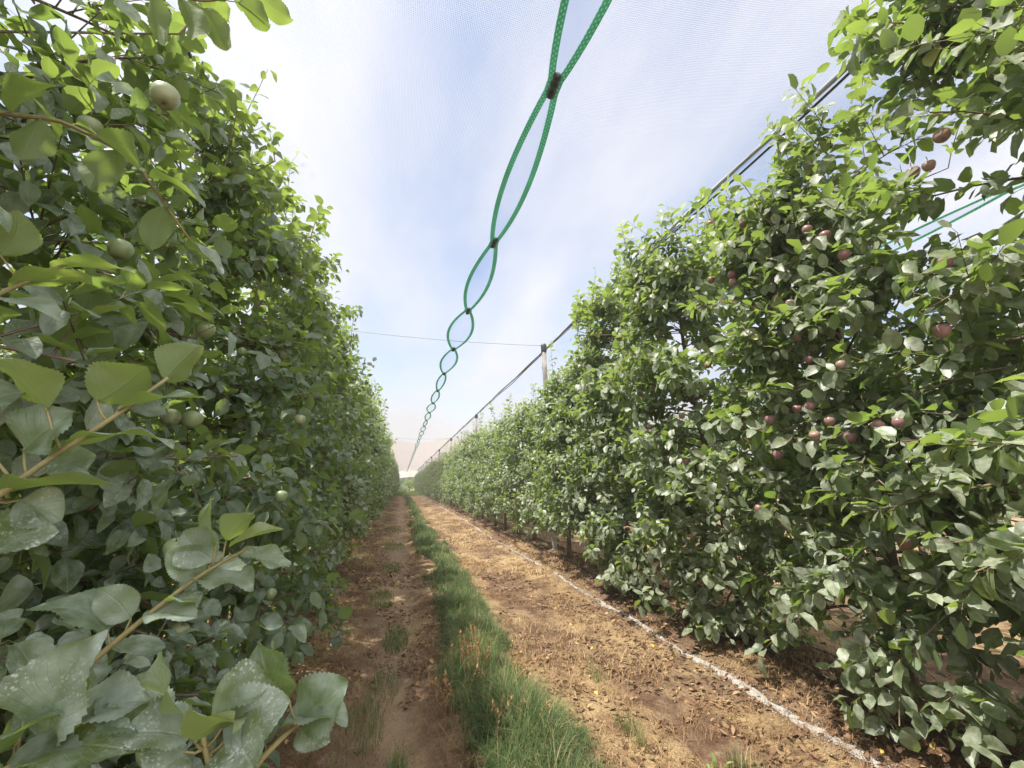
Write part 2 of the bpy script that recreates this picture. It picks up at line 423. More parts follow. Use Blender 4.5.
# ------------------------------------------------------------------ leaves
def leaf_template(hi=False):
    """(t, u, w) rows; returns local points (along, across, up) for unit length & unit half-width, faces"""
    if hi:
        ts = [0.08, 0.24, 0.43, 0.63, 0.82, 0.94]; ws = [0.40, 0.80, 1.0, 0.95, 0.62, 0.28]; us = [-1, -0.5, 0, 0.5, 1]
    else:
        ts = [0.15, 0.47, 0.80]; ws = [0.60, 1.0, 0.66]; us = [-1, 0, 1]
    pts = [(0, 0, 0)]; uv = [(0, .5)]
    for t, w in zip(ts, ws):
        for u in us:
            pts.append((t, u*w, abs(u)*w)); uv.append((t, .5+u*.5))
    pts.append((1, 0, 0)); uv.append((1, .5))
    c = len(us); F = []
    for j in range(c-1): F.append((0, 1+j+1, 1+j))
    for i in range(len(ts)-1):
        for j in range(c-1):
            a = 1+i*c+j; b = a+c
            F.append((a, a+1, b+1, b))
    l = 1+(len(ts)-1)*c; tip = len(pts)-1
    for j in range(c-1): F.append((l+j, l+j+1, tip))
    return np.array(pts, float), np.array(uv, float), F
_T_LO = leaf_template(False); _T_HI = leaf_template(True)

def leaf_cloud(P, D, Nn, L, W, rnd, hi, rs, stem=None):
    """arrays for one mesh made of many leaves. returns V, flat faces, sizes, info"""
    T, UV, F = _T_HI if hi else _T_LO
    n = len(P)
    D = unit(D); Nn = unit(Nn - D*np.sum(Nn*D, 1, keepdims=True)); S = np.cross(D, Nn)
    fold = rs.uniform(0.05, 0.60, n); curl = rs.uniform(-0.08, 0.50, n); twist = rs.uniform(-0.3, 0.3, n)
    t = T[None, :, 0]; u = T[None, :, 1]; au = T[None, :, 2]
    half = (W/2)[:, None]
    wav = 0.09*np.sin(t*9+rnd[:, None]*40)*au
    up = half*(fold[:, None]*au + wav*2 + twist[:, None]*u*t) - (L*curl)[:, None]*t*t
    V = P[:, None, :] + D[:, None, :]*(L[:, None]*t)[..., None] + S[:, None, :]*(half*u*(1-0.12*fold[:, None]))[..., None] + Nn[:, None, :]*up[..., None]
    m = len(T)
    flat1 = np.concatenate([np.array(f) for f in F]); s1 = np.array([len(f) for f in F])
    flat = (flat1[None, :] + (np.arange(n)*m)[:, None]).ravel()
    sizes = np.tile(s1, n)
    info = np.empty((n, m, 4)); info[..., 0] = rnd[:, None]; info[..., 1] = UV[None, :, 0]; info[..., 2] = UV[None, :, 1]; info[..., 3] = 1
    V = V.reshape(-1, 3); info = info.reshape(-1, 4)
    if stem is not None:      # petioles: slim three-sided sticks drawn as two crossed slips
        a = stem; b = P
        ax = unit(np.cross(b-a, np.array((0.2, 0.3, 1.0))))*0.0011
        pv = np.stack((a-ax, a+ax, b+ax*0.8, b-ax*0.8), 1).reshape(-1, 3)
        base = len(V)
        pf = (np.arange(4)[None, :] + (np.arange(n)*4)[:, None] + base).ravel()
        V = np.concatenate((V, pv)); flat = np.concatenate((flat, pf)); sizes = np.concatenate((sizes, np.full(n, 4)))
        pi = np.zeros((n*4, 4)); pi[:, 0] = 0.9; pi[:, 1] = 0; pi[:, 2] = .5; pi[:, 3] = 1
        info = np.concatenate((info, pi))
    return V, flat, sizes, info

def grow_tree(seed, H=3.75, a=0.68, b=0.85, zlow=0.50, n_lat=46, hi=False, leaf_mat=None, lean=0.0, leafscale=1.0, nshoot=6, ups=9, droop=0.30, clear=None, push=None, push_az=math.pi, fexp=0.95, thin=0.0, eye=None):
    """returns trunk mesh, crown mesh (local coords, base at origin)"""
    rs = np.random.RandomState(seed)
    g = Geo()
    nz = 9
    tz = np.linspace(-0.08, H-0.25, nz)
    tp = np.stack((0.05*np.sin(tz*1.3+seed)+lean*tz, 0.05*np.cos(tz*1.1+seed*2)-0.05*math.cos(seed*2), tz), 1)
    tr = np.interp(tz, [0, H], [0.043, 0.008]); tr[0] *= 1.35
    g.tube(tp, tr, 9)
    SP, SD, SPos = [], [], []     # leaf anchor, shoot direction, radial
    def trunk_at(z): return np.array([np.interp(z, tz, tp[:, i]) for i in range(3)])
    shoots = []                   # (points, leafspacing)
    for i in range(n_lat):
        f = (i+rs.uniform(0.1, 0.9))/n_lat
        z = zlow + (H-0.35-zlow)*f**fexp
        az = i*2.39996 + rs.uniform(-.35, .35)
        if push is not None and rs.rand() < push: az = push_az + rs.normal(0, 0.85)
        prof = np.interp(f, [0, .12, .35, .7, 1], [0.70, 0.95, 1.0, 0.78, 0.42])
        reach = prof/math.sqrt((math.cos(az)/a)**2+(math.sin(az)/b)**2)*rs.uniform(.78, 1.12)
        if push is not None and math.cos(az)*math.cos(push_az) < -.2: reach *= .62
        h = np.array((math.cos(az), math.sin(az), 0))
        q = np.linspace(0, 1, 6)
        lift = rs.uniform(.05, .35) + 0.25*f
        dr = droop*(1.25-f)*rs.uniform(.4, 1.3)
        pts = trunk_at(z)[None] + h[None]*(reach*q)[:, None]
        side = np.array((-h[1], h[0], 0))
        pts += side[None]*(rs.normal(0, .10)*q**2)[:, None]
        pts[:, 2] += reach*(lift*q - dr*q**2.2)
        r0 = np.interp(f, [0, 1], [0.014, 0.006])
        if thin and rs.rand() < thin*np.clip((z-1.8)/1.0, 0, 1): continue
        if eye is not None and np.linalg.norm(pts-eye, axis=1).min() < 0.95: continue
        g.tube(pts, np.linspace(r0, 0.003, 6), 5, cap=False)
        shoots.append((pts[2:], 0.026, 1))
        for s in range(nshoot):
            k = rs.uniform(0.22, 1.0)
            p0 = np.array([np.interp(k, q, pts[:, c]) for c in range(3)])
            ldir = unit(pts[-1]-pts[0])
            d = unit(ldir*rs.uniform(.2, .9) + side*rs.choice((-1, 1))*rs.uniform(.3, 1.0) + np.array((0, 0, rs.uniform(-.45, .75))) + rs.normal(0, .2, 3))
            ln = rs.uniform(.12, .36)*(1 if f < .75 else 1.2)
            qq = np.linspace(0, 1, 4)[:, None]
            sp = p0 + d*ln*qq + np.array((0, 0, 1))*(rs.uniform(-.12, .10)*ln)*qq**2
            g.tube(sp, np.linspace(.0032, .0014, 4), 3, cap=False)
            shoots.append((sp, 0.021, 0))
    for s in range(ups):          # upright shoots above the crown
        z = H - rs.uniform(.25, .95)
        p0 = trunk_at(z) + np.array((rs.normal(0, a*.38), rs.normal(0, b*.42), 0))
        d = unit(np.array((rs.normal(0, .16), rs.normal(0, .16), 1)))
        ln = rs.uniform(.32, .85)
        qq = np.linspace(0, 1, 6)[:, None]
        sp = p0 + d*ln*qq + rs.normal(0, .04, 3)*qq**2
        g.tube(sp, np.linspace(.004, .0015, 6), 4, cap=False)
        shoots.append((sp, 0.026, 0))
        q0 = unit(p0-trunk_at(z-0.25)); g.tube(np.stack((trunk_at(z-0.25), p0)), (.006, .004), 4, cap=False)
    anchors, dirs, rads = [], [], []
    for sp, gap, lat in shoots:
        seg = np.linalg.norm(np.diff(sp, axis=0), axis=1); d = np.concatenate(([0], np.cumsum(seg)))
        n = max(2, int(d[-1]/gap))
        k = np.sort(rs.uniform(0.02 if not lat else 0, d[-1], n)); k[-1] = d[-1]
        A = np.stack([np.interp(k, d, sp[:, c]) for c in range(3)], 1)
        T = unit(np.stack([np.interp(np.minimum(k+.02, d[-1]), d, sp[:, c])-np.interp(np.maximum(k-.02, 0), d, sp[:, c]) for c in range(3)], 1))
        ph = np.arange(n)*2.4+rs.uniform(0, 6)
        U = unit(np.cross(T, np.array((0.37, 0.21, 0.9)))); Vv = np.cross(T, U)
        anchors.append(A); dirs.append(T); rads.append(U*np.cos(ph)[:, None]+Vv*np.sin(ph)[:, None])
    A = np.concatenate(anchors); T = np.concatenate(dirs); Rd = np.concatenate(rads)
    n = len(A)
    D = unit(Rd*rs.uniform(.7, 1.2, (n, 1)) + T*rs.uniform(.2, .9, (n, 1)) + np.array((0, 0, 1))*rs.uniform(-.75, .15, (n, 1)))
    pet = rs.uniform(.014, .032, (n, 1))
    P = A + unit(Rd*.8+T*.6+np.array((0, 0, .15)))*pet
    outw = A.copy(); outw[:, 2] = 0; outw = unit(outw)
    Nn = np.array((0, 0, 1.0)) + Rd*-0.25 + outw*rs.uniform(-.1, .9, (n, 1)) + rs.normal(0, .38, (n, 3))
    L = rs.uniform(.044, .100, n)*leafscale; W = L*rs.uniform(.60, .80, n)
    rnd = rs.beta(1.7, 2.0, n)*0.93
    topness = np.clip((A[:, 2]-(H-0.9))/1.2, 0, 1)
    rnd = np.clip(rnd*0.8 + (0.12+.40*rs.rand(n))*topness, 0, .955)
    rnd[rs.rand(n) < .004] = 0.99
    if clear is not None:
        keep = clear(P, D, L)
        A, P, D, Nn, L, W, rnd = A[keep], P[keep], D[keep], Nn[keep], L[keep], W[keep], rnd[keep]
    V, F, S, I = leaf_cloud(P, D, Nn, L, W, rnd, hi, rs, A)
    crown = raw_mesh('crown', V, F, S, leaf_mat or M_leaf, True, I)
    return g.mesh('trunk', M_bark), crown

# ------------------------------------------------------------------ apples
def apple_mesh(mat, name='apple'):
    g = Geo()
    prof = [(0.0, -.78), (.16, -.86), (.40, -.88), (.68, -.68), (.90, -.28), (1.0, .12), (.96, .48), (.78, .78), (.52, .92), (.26, .88), (.10, .74), (0.0, .66)]
    k = 16; V = []
    for r, z in prof:
        for j in range(k):
            w = 1+0.025*math.cos(5*2*math.pi*j/k)*(1 if z < 0 else .4)
            V.append((r*w*math.cos(2*math.pi*j/k), r*w*math.sin(2*math.pi*j/k), z))
    V = np.array(V)*0.029
    F = []
    for i in range(len(prof)-1):
        for j in range(k):
            F.append((i*k+j, i*k+(j+1) % k, (i+1)*k+(j+1) % k, (i+1)*k+j))
    g.add(V, F)
    return g.mesh(name, mat)
ME_RED, ME_GREEN = apple_mesh(M_red), apple_mesh(M_green)
_st = Geo(); _st.tube([(0, 0, .022), (.002, 0, .036), (.006, .002, .052)], (.0018, .0016, .002), 5); ME_STALK = _st.mesh('stalk', M_bark)
_cx = Geo()
for j in range(5):
    an = j*2*math.pi/5
    c, s = math.cos(an), math.sin(an)
    _cx.add([(.003*-s, .003*c, -.028), (.003*s, -.003*c, -.028), (.008*c, .008*s, -.035)], [(0, 1, 2)])
ME_CALYX = _cx.mesh('calyx', M_bark, False)

RED_PX = [(942,136),(913,173),(929,166),(892,155),(945,262),(825,236),(743,224),(748,235),(711,280),(732,275),(733,283),(756,308),(776,299),(790,304),(710,224),(807,230),(844,255),(942,331),(743,332),(797,338),(809,360),(841,365),(810,406),(813,421),(815,436),(878,426),(898,423),(850,438),(747,424),(744,509),(754,525),(720,439),(682,416),(650,427),(674,461),(778,455),(695,364),(904,544),(797,409),(700,300),(770,420),(640,395),(617,440)]
GREEN_PX = [(192,420,1.45),(170,418,1.55),(178,633,1.45),(270,594,2.0),(250,601,2.05),(242,352,2.4),(262,361,2.45),(273,357,2.5),(283,355,2.55),(281,497,1.9),(176,549,1.0),(165,97,1.0),(90,128,1.15),(120,250,1.1),(205,330,1.4),(160,745,.62),(300,420,2.2)]
rs0 = np.random.RandomState(5)
red_pos = [at_x(px, py, 2.30+rs0.uniform(-.05, .15)) for px, py in RED_PX]
green_pos = [at(px, py, d) for px, py, d in GREEN_PX]

# ------------------------------------------------------------------ rows of trees
right_y = [1.0, 2.3, 3.75, 5.2, 6.6, 7.55, 8.95]
while right_y[-1] < ROW_END: right_y.append(right_y[-1]+1.3+0.15*math.sin(len(right_y)*2.3))
left_y = [0.35, 1.55, 2.75, 4.05, 5.3]
while left_y[-1] < ROW_END: left_y.append(left_y[-1]+1.3+0.15*math.sin(len(left_y)*1.7))
def jit(i, s): return float(_hash(np.array([i]), np.array([s]), 91)[0])-.5

def clear_fn(base, fruits, eye_gap=0.0, side=-1, rad=.040):
    b = np.array(base)
    fr = np.array(fruits)-b if len(fruits) else None
    def fn(P, D, L):
        C = P + D*(L*.5)[:, None]
        keep = np.ones(len(P), bool)
        if fr is not None:
            for q in fr:
                dv = C-q
                keep &= np.linalg.norm(dv, axis=1) > 0.050
                e = np.array((side*.75, -.66, 0.0)); al = dv @ e       # open towards the near mouth of the alley
                lat = np.linalg.norm(dv-al[:, None]*e, axis=1)
                keep &= ~((lat < rad) & (al > -0.01) & (al < 0.6))
        if eye_gap:
            e = EYE-b
            keep &= np.linalg.norm(C-e, axis=1) > eye_gap
        keep &= C[:, 2] > 0.02
        return keep
    return fn

ORD = ['nearest', 'second', 'third', 'fourth', 'fifth', 'sixth', 'seventh', 'eighth', 'ninth', 'tenth', 'eleventh', 'twelfth', 'thirteenth', 'fourteenth', 'fifteenth', 'sixteenth']

# shared crowns for the far stretch of both rows
pool = [grow_tree(40+k, H=3.30+.10*(k % 3), a=.70, b=.92, n_lat=56, ups=12, leafscale=1.1, zlow=.42, droop=.42) for k in range(4)]

def put_apples(tree, base, plist, me, rz=0.0):
    for q in plist:
        a = link('apple', me, tree)
        loc = np.array(q)-np.array(base)
        a.location = loc
        a.rotation_euler = (rs0.uniform(-.4, .4), rs0.uniform(-.4, .4), rs0.uniform(0, 6))
        a.scale = [rs0.uniform(.85, 1.12)]*3
        link('stalk', ME_STALK, a); link('calyx', ME_CALYX, a)

def anchored(crown, base, plist):
    """an apple hangs where there are leaves: move it towards the trunk until it does, else leave it out"""
    co = np.empty(len(crown.vertices)*3, np.float32); crown.vertices.foreach_get('co', co); co = co.reshape(-1, 3)+np.array(base)
    out = []
    for q in plist:
        for sh in (0, .12, .25, .40):
            p = np.array(q)+np.array((sh, 0, 0))
            d = np.linalg.norm(co-p, axis=1)
            if (d < .12).sum() >= 25: out.append(p); break
    return out

near_right = {0: dict(H=4.4, a=1.0, b=1.1, zlow=.10, n_lat=112, lean=-.02, droop=.5), 1: dict(H=3.75, a=.84, b=1.15, zlow=.38, n_lat=98, lean=-.05, ups=12, droop=.5),
              2: dict(H=3.95, a=.85, b=1.1, zlow=.25, n_lat=92, lean=-.07, droop=.55, ups=22), 3: dict(H=4.0, a=.72, b=1.05, zlow=.28, n_lat=88, lean=-.06, ups=22, droop=.45),
              4: dict(H=3.45, a=.70, b=1.0, zlow=.55, n_lat=70, lean=-.02, ups=17, droop=.45), 5: dict(H=3.35, a=.66, b=1.0, zlow=.58, n_lat=66, ups=10, droop=.45)}
R_EXTRA = ['with big dusty leaves at the photo edge', 'with a bare pale trunk below its leaves', 'with a branch drooping almost to the soil', 'tall enough to hide the overhead cable', 'with shaded soil at its foot', 'close behind the fifth']
for i, y in enumerate(right_y):
    x = XR + (0.12*jit(i, 1) if i > 1 else 0)
    if i == 5: x -= 0.12
    base = (x, y, float(zg(x, y)))
    t = empty('apple_tree', base)
    if i in near_right:
        fr = [q for q in red_pos if abs(q[1]-y) == min(abs(q[1]-yy) for yy in right_y[:6])]
        nbr = [q for q in red_pos if abs(q[1]-y) < 1.3]
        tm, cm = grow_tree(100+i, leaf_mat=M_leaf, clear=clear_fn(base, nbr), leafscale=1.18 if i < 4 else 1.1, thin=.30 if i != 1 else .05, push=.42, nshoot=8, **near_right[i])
        link('trunk', tm, t); link('crown', cm, t)
        put_apples(t, base, anchored(cm, base, fr), ME_RED)
        lab = ('%s apple tree of the right row, ' % ORD[i]) + R_EXTRA[i]
    else:
        tm, cm = pool[i % 4]
        t.rotation_euler.z = math.pi*(i//4 % 2) + .5*jit(i, 2)
        sc = .97+.12*jit(i, 3)
        t.scale = (sc, 1.0+.1*jit(i, 5), sc*(1+.10*jit(i, 4)))
        link('trunk', tm, t); link('crown', cm, t)
        if i < 16: lab = '%s apple tree from the camera in the right row, partly hidden' % ORD[i]
        else: lab = 'small distant apple tree of the right row, past its sixteenth tree'
    tag(t, lab, 'apple tree', 'apple trees of the right row')

near_left = {0: dict(H=4.2, a=.74, b=.95, zlow=.15, n_lat=72, hi=True, droop=.5, fexp=1.3, thin=.62), 1: dict(H=3.6, a=.74, b=.98, zlow=.12, n_lat=78, hi=True, droop=.5, fexp=1.25, thin=.5),
             2: dict(H=3.65, a=.90, b=1.0, zlow=.12, n_lat=78, hi=True, ups=18, droop=.5, thin=.2), 3: dict(H=4.0, a=.80, b=.95, zlow=.12, n_lat=68, ups=16, thin=.3, droop=.5), 4: dict(H=3.7, a=.80, b=.95, zlow=.15, n_lat=64, ups=16, thin=.3, droop=.5)}
L_EXTRA = ['with long shoots of big speckled leaves', 'dark and shaded behind the speckled shoots', 'with green apples among its shaded leaves', 'with upright shoots against the white sky', 'with low leaves beside the wheel track']
left_near_tree = None
for i, y in enumerate(left_y):
    x = XL + (0.12*jit(i, 11) if i > 1 else 0)
    base = (x, y, float(zg(x, y)))
    t = empty('apple_tree', base)
    if i in near_left:
        fr = [q for q in green_pos if abs(q[1]-y) == min(abs(q[1]-yy) for yy in left_y[:5])]
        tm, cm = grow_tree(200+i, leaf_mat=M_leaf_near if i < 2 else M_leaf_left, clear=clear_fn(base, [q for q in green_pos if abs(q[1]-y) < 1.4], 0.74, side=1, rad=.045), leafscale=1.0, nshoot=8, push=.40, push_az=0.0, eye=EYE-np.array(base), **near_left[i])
        link('trunk', tm, t); link('crown', cm, t)
        put_apples(t, base, fr, ME_GREEN)
        lab = ('%s apple tree of the left row, ' % ORD[i]) + L_EXTRA[i]
        if i == 0: left_near_tree = t
    else:
        tm, cm = pool[(i+1) % 4]
        t.rotation_euler.z = math.pi*(i//4 % 2) + .5*jit(i, 12)
        sc = 1.05+.12*jit(i, 13)
        t.scale = (sc*1.08, 1.0+.1*jit(i, 15), sc*(1+.10*jit(i, 14)))
        link('trunk', tm, t); link('crown', cm, t)
        if i < 12: lab = '%s apple tree from the camera in the left row, its trunk hidden' % ORD[i]
        else: lab = 'small distant apple tree of the left row, past its twelfth tree'
    tag(t, lab, 'apple tree', 'apple trees of the left row')

# rows beyond, seen through the gaps
for side, xr, ys in (('right', XR+PITCHROW, np.arange(1.0, 22, 1.35)), ('left', XL-PITCHROW, np.arange(2.0, 16, 1.35))):
    for i, y in enumerate(ys):
        x = xr+.1*jit(i, 21); tm, cm = pool[(i+2) % 4]
        t = empty('apple_tree', (x, y, float(zg(x, y))), math.pi*(i % 2))
        t.scale = (1, 1, .96+.1*jit(i, 22))
        link('trunk', tm, t); link('crown', cm, t)
        tag(t, 'apple tree of the next row, glimpsed only through gaps in the %s row' % side, 'apple tree', 'apple trees of the next row behind the %s row' % side)

# ------------------------------------------------------------------ foreground shoots of the nearest left tree
def big_leaf(base, tip, width, nrm, rnd, seed, parent):
    rs = np.random.RandomState(seed)
    nt_, nu = 34, 9
    base = np.array(base); tip = np.array(tip)
    D = tip-base; L = np.linalg.norm(D); D = D/L
    nrm = np.array(nrm, float); nrm = unit(nrm-D*np.dot(nrm, D)); S = np.cross(D, nrm)
    t = np.linspace(0, 1, nt_)
    w = (np.sin(np.pi*np.clip(t, 0, 1)**0.90)**0.70)*(1-.10*t)
    w = w/w.max(); w[0] = 0.03; w[-1] = 0.02
    ser = 1+0.045*np.where(np.arange(nt_) % 2 == 0, 1, -1)*(t > .05)*(t < .97)
    u = np.linspace(-1, 1, nu)
    fold = rs.uniform(.15, .55); curl = rs.uniform(.06, .28); ph = rs.uniform(0, 6); wv = rs.uniform(.08, .20); tw = rs.uniform(-.25, .25); bend = rs.uniform(-.10, .10)
    Tt, Uu = np.meshgrid(t, u, indexing='ij')
    ww = (w*np.where(True, ser, 1))[:, None]
    edge = np.where(np.abs(Uu) > .95, ww, w[:, None])*width/2
    up = np.abs(Uu)**1.3*w[:, None]*width/2*fold + wv*width/2*np.abs(Uu)**2*np.sin(Tt*11+ph+Uu*1.3) + tw*Uu*Tt*width/2 + L*curl*(np.sin(np.pi*Tt)*.5)
    P = base + D*(L*Tt)[..., None] + S*(edge*Uu + bend*L*np.sin(np.pi*Tt))[..., None] + nrm*up[..., None]
    idx = np.arange(nt_*nu).reshape(nt_, nu)
    q = np.stack((idx[:-1, :-1], idx[:-1, 1:], idx[1:, 1:], idx[1:, :-1]), -1).reshape(-1, 4)
    info = np.stack((np.full(nt_*nu, rnd), Tt.ravel(), (Uu.ravel()+1)/2, np.ones(nt_*nu)), 1)
    me = raw_mesh('leaf', P.reshape(-1, 3), q.ravel(), np.full(len(q), 4), M_leaf_near, True, info)
    return link('leaf', me, parent)

UPV = np.array((0, 0, 1.0)); TOC = -_F       # up, and towards where the camera stands
NB = {'up': UPV*.9+TOC*.35, 'top': UPV*.55+TOC*.75, 'under': UPV*.75-TOC*.55+_R*-.2, 'edge': UPV*1.0+TOC*.12, 'face': TOC*1.0+UPV*.2, 'left': TOC*.5-_R*.6+UPV*.5, 'right': TOC*.5+_R*.6+UPV*.5}
# stem: pixels with depth; leaves: anchor along the stem (0-1), blade base, tip (px, py, depth), width (m), facing, tone
SHOOTS = [
 ([(-60,530,.42),(0,495,.44),(55,455,.46),(110,420,.48),(168,378,.52)], [
  ((47,410,.47),(-12,360,.44),.055,'under',.85),((97,402,.48),(146,366,.50),.062,'under',.80),((118,410,.49),(206,398,.52),.050,'edge',.35),
  ((24,449,.46),(75,412,.48),.062,'face',.30),((66,446,.47),(174,446,.49),.050,'edge',.45),((46,472,.47),(96,456,.50),.040,'face',.25),
  ((2,494,.45),(113,486,.46),.050,'edge',.40),((-15,552,.45),(58,532,.46),.055,'top',.35),((-30,420,.45),(28,392,.47),.050,'top',.30),((165,380,.52),(200,345,.56),.045,'under',.78),((20,500,.46),(62,520,.47),.042,'top',.2)]),
 ([(60,690,.55),(108,648,.58),(160,605,.61),(205,572,.63),(248,548,.66)], [
  ((216,545,.64),(212,498,.66),.048,'left',.82),((226,541,.65),(254,514,.67),.046,'under',.90),((230,546,.65),(284,530,.66),.045,'up',.93),
  ((214,560,.64),(183,532,.64),.055,'top',.45),((203,574,.64),(166,552,.62),.046,'top',.55),((193,580,.63),(254,584,.64),.058,'up',.55),((172,600,.62),(196,604,.61),.045,'edge',.6),
  ((131,618,.60),(98,588,.59),.045,'top',.4),((150,612,.61),(196,618,.60),.05,'up',.4),((108,634,.58),(26,610,.55),.062,'up',.3),((240,552,.66),(290,566,.69),.045,'up',.6)]),
 ([(225,830,.44),(212,780,.45),(204,740,.46),(200,722,.47)], [
  ((188,718,.47),(160,652,.47),.066,'left',.62),((212,720,.47),(278,684,.50),.070,'up',.70),((222,728,.46),(290,700,.48),.060,'top',.75),
  ((195,742,.45),(234,722,.43),.055,'under',.95),((190,738,.46),(120,735,.44),.05,'up',.5),((232,732,.46),(258,776,.42),.062,'top',.25),((165,728,.47),(95,700,.46),.06,'up',.3),((185,752,.45),(150,790,.42),.05,'top',.45)]),
 ([(230,800,.46),(262,758,.47),(285,735,.49),(300,722,.51)], [
  ((288,697,.52),(260,640,.53),.066,'face',.30),((298,720,.51),(348,680,.53),.062,'top',.30),((280,728,.50),(348,722,.52),.060,'edge',.40),((300,726,.51),(330,742,.50),.04,'top',.5)]),
 ([(-40,800,.42),(20,760,.43),(60,735,.44)], [
  ((50,738,.44),(96,634,.45),.075,'face',.22),((28,700,.46),(70,672,.48),.06,'face',.35),((30,755,.44),(140,752,.43),.06,'up',.35),((60,735,.44),(150,700,.47),.06,'up',.28),((0,770,.43),(-20,700,.44),.06,'face',.3),((10,765,.42),(80,790,.41),.06,'top',.3),((15,745,.43),(60,715,.42),.055,'up',.25)]),
 ([(60,-60,1.05),(130,-20,1.10),(200,2,1.15),(252,-6,1.2)], [
  ((203,8,1.15),(231,48,1.13),.062,'under',.7),((238,2,1.18),(270,24,1.18),.062,'under',.6),((255,-6,1.2),(292,19,1.22),.060,'under',.75),((220,-4,1.16),(214,26,1.2),.06,'under',.6),((180,-2,1.13),(192,40,1.1),.06,'under',.7),((150,-10,1.12),(165,45,1.1),.06,'under',.5)]),
 ([(-30,110,.85),(60,120,.9),(130,155,.95),(190,240,1.0)], [
  ((95,135,.92),(140,168,.88),.062,'under',.4),((120,150,.95),(90,190,.9),.06,'under',.6),((150,178,.96),(205,208,.97),.06,'up',.3),((40,118,.88),(20,160,.85),.06,'under',.7),((170,205,.98),(150,250,.95),.055,'under',.6),((190,240,1.0),(222,275,1.02),.055,'up',.5),((160,195,.97),(200,180,1.0),.05,'up',.4),((10,112,.86),(58,85,.86),.06,'up',.4)]),
 ([(-40,310,.62),(20,285,.66),(70,262,.70)], [
  ((10,287,.66),(92,280,.68),.058,'edge',.75),((0,255,.65),(18,210,.66),.05,'under',.85),((50,268,.69),(135,272,.72),.056,'edge',.7),((-10,300,.65),(60,318,.64),.05,'up',.4)]),
]
inv = Vector(left_near_tree.location)
for si, (stem, leaves) in enumerate(SHOOTS):
    pts = np.array([at(*p) for p in stem])
    q = np.linspace(0, 1, len(pts)); qq = np.linspace(0, 1, len(pts)*4)
    fine = np.stack([np.interp(qq, q, pts[:, c]) for c in range(3)], 1)
    fine[1:-1] = (fine[:-2]+2*fine[1:-1]+fine[2:])/4
    g = Geo()
    rad = np.linspace(.0042, .0022, len(fine))*(stem[0][2]/.5)**.3
    g.tube(fine, rad, 8)
    blades = []
    for (b, tp_, w, face, tone) in leaves:
        B = at(*b); T_ = at(*tp_)
        k = np.argmin(np.linalg.norm(fine-B, axis=1)); k = max(0, k-1)
        mid = (fine[k]+B)/2+np.array((0, 0, -.003))
        g.tube(np.stack((fine[k], mid, B, B+(T_-B)*.06)), (.0018, .0014, .0012, .0008), 6, info=(.9, 0, .5, 1))
        blades.append((B, T_, w*1.1, NB[face], tone))
    s = g.build('shoot', M_twig, left_near_tree)
    s.location = -inv
    for j, bl in enumerate(blades):
        big_leaf(*bl, 1000+si*50+j, s)

# ------------------------------------------------------------------ ground
def axis(fine0, fine1, step, lo, hi, gr):
    v = list(np.arange(fine0, fine1+1e-6, step))
    s = step
    while v[-1] < hi: s *= gr; v.append(v[-1]+s)
    s = step
    while v[0] > lo: s *= gr; v.insert(0, v[0]-s)
    return np.array(v)
gx = axis(-1.6, 3.6, .034, -900, 900, 1.13); gy = axis(.4, 6.5, .034, -60, 1500, 1.045)
GX, GY = np.meshgrid(gx, gy, indexing='ij')
V = np.stack((GX, GY, zg(GX, GY)), -1).reshape(-1, 3)
ii = np.arange(len(V)).reshape(GX.shape)
q = np.stack((ii[:-1, :-1], ii[1:, :-1], ii[1:, 1:], ii[:-1, 1:]), -1).reshape(-1, 4)
gm = raw_mesh('ground', V, q.ravel(), np.full(len(q), 4), M_ground)
tag(link('ground', gm), 'bare reddish brown orchard soil with straw and dry leaves', 'ground', kind='structure')

# ------------------------------------------------------------------ blades (grass, straw)
def blades(P, L, W, az, leanv, rnd, segs=3, curve=1.0):
    n = len(P)
    t = np.linspace(0, 1, segs+1)
    h = np.stack((np.cos(az), np.sin(az), np.zeros(n)), 1); s = np.stack((-np.sin(az), np.cos(az), np.zeros(n)), 1)
    out = (leanv[:, None]*t[None]**(1+curve))*L[:, None]
    up = L[:, None]*t[None]*np.sqrt(np.maximum(1-(leanv[:, None]*t[None])**2*.75, .05))
    C = P[:, None]+h[:, None]*out[..., None]+np.array((0, 0, 1.0))*up[..., None]
    w = (W[:, None]*(1-t[None]**1.6)*.5+.0002)
    A = C-s[:, None]*w[..., None]; B = C+s[:, None]*w[..., None]
    V = np.stack((A, B), 2).reshape(n, -1, 3)
    m = 2*(segs+1)
    f1 = np.concatenate([(2*i, 2*i+1, 2*i+3, 2*i+2) for i in range(segs)])
    flat = (f1[None]+(np.arange(n)*m)[:, None]).ravel()
    info = np.zeros((n, m, 4)); info[..., 0] = rnd[:, None]; info[..., 1] = np.repeat(t, 2)[None]; info[..., 3] = 1
    return V.reshape(-1, 3), flat, np.full(n*segs, 4), info.reshape(-1, 4)
def stuff(name, arrs, mat, label, cat):
    V, F, S, I = arrs
    o = link(name, raw_mesh(name, V, F, S, mat, True, I))
    return tag(o, label, cat, kind='stuff')

rs = np.random.RandomState(77)
def grass_edge(y):
    c = 0.70+0.10*(vnoise(y*.5, y*0+2, 31)-.5)
    w = 0.29+0.16*(vnoise(y*1.1, y*0+7, 33)-.5)
    return c, w
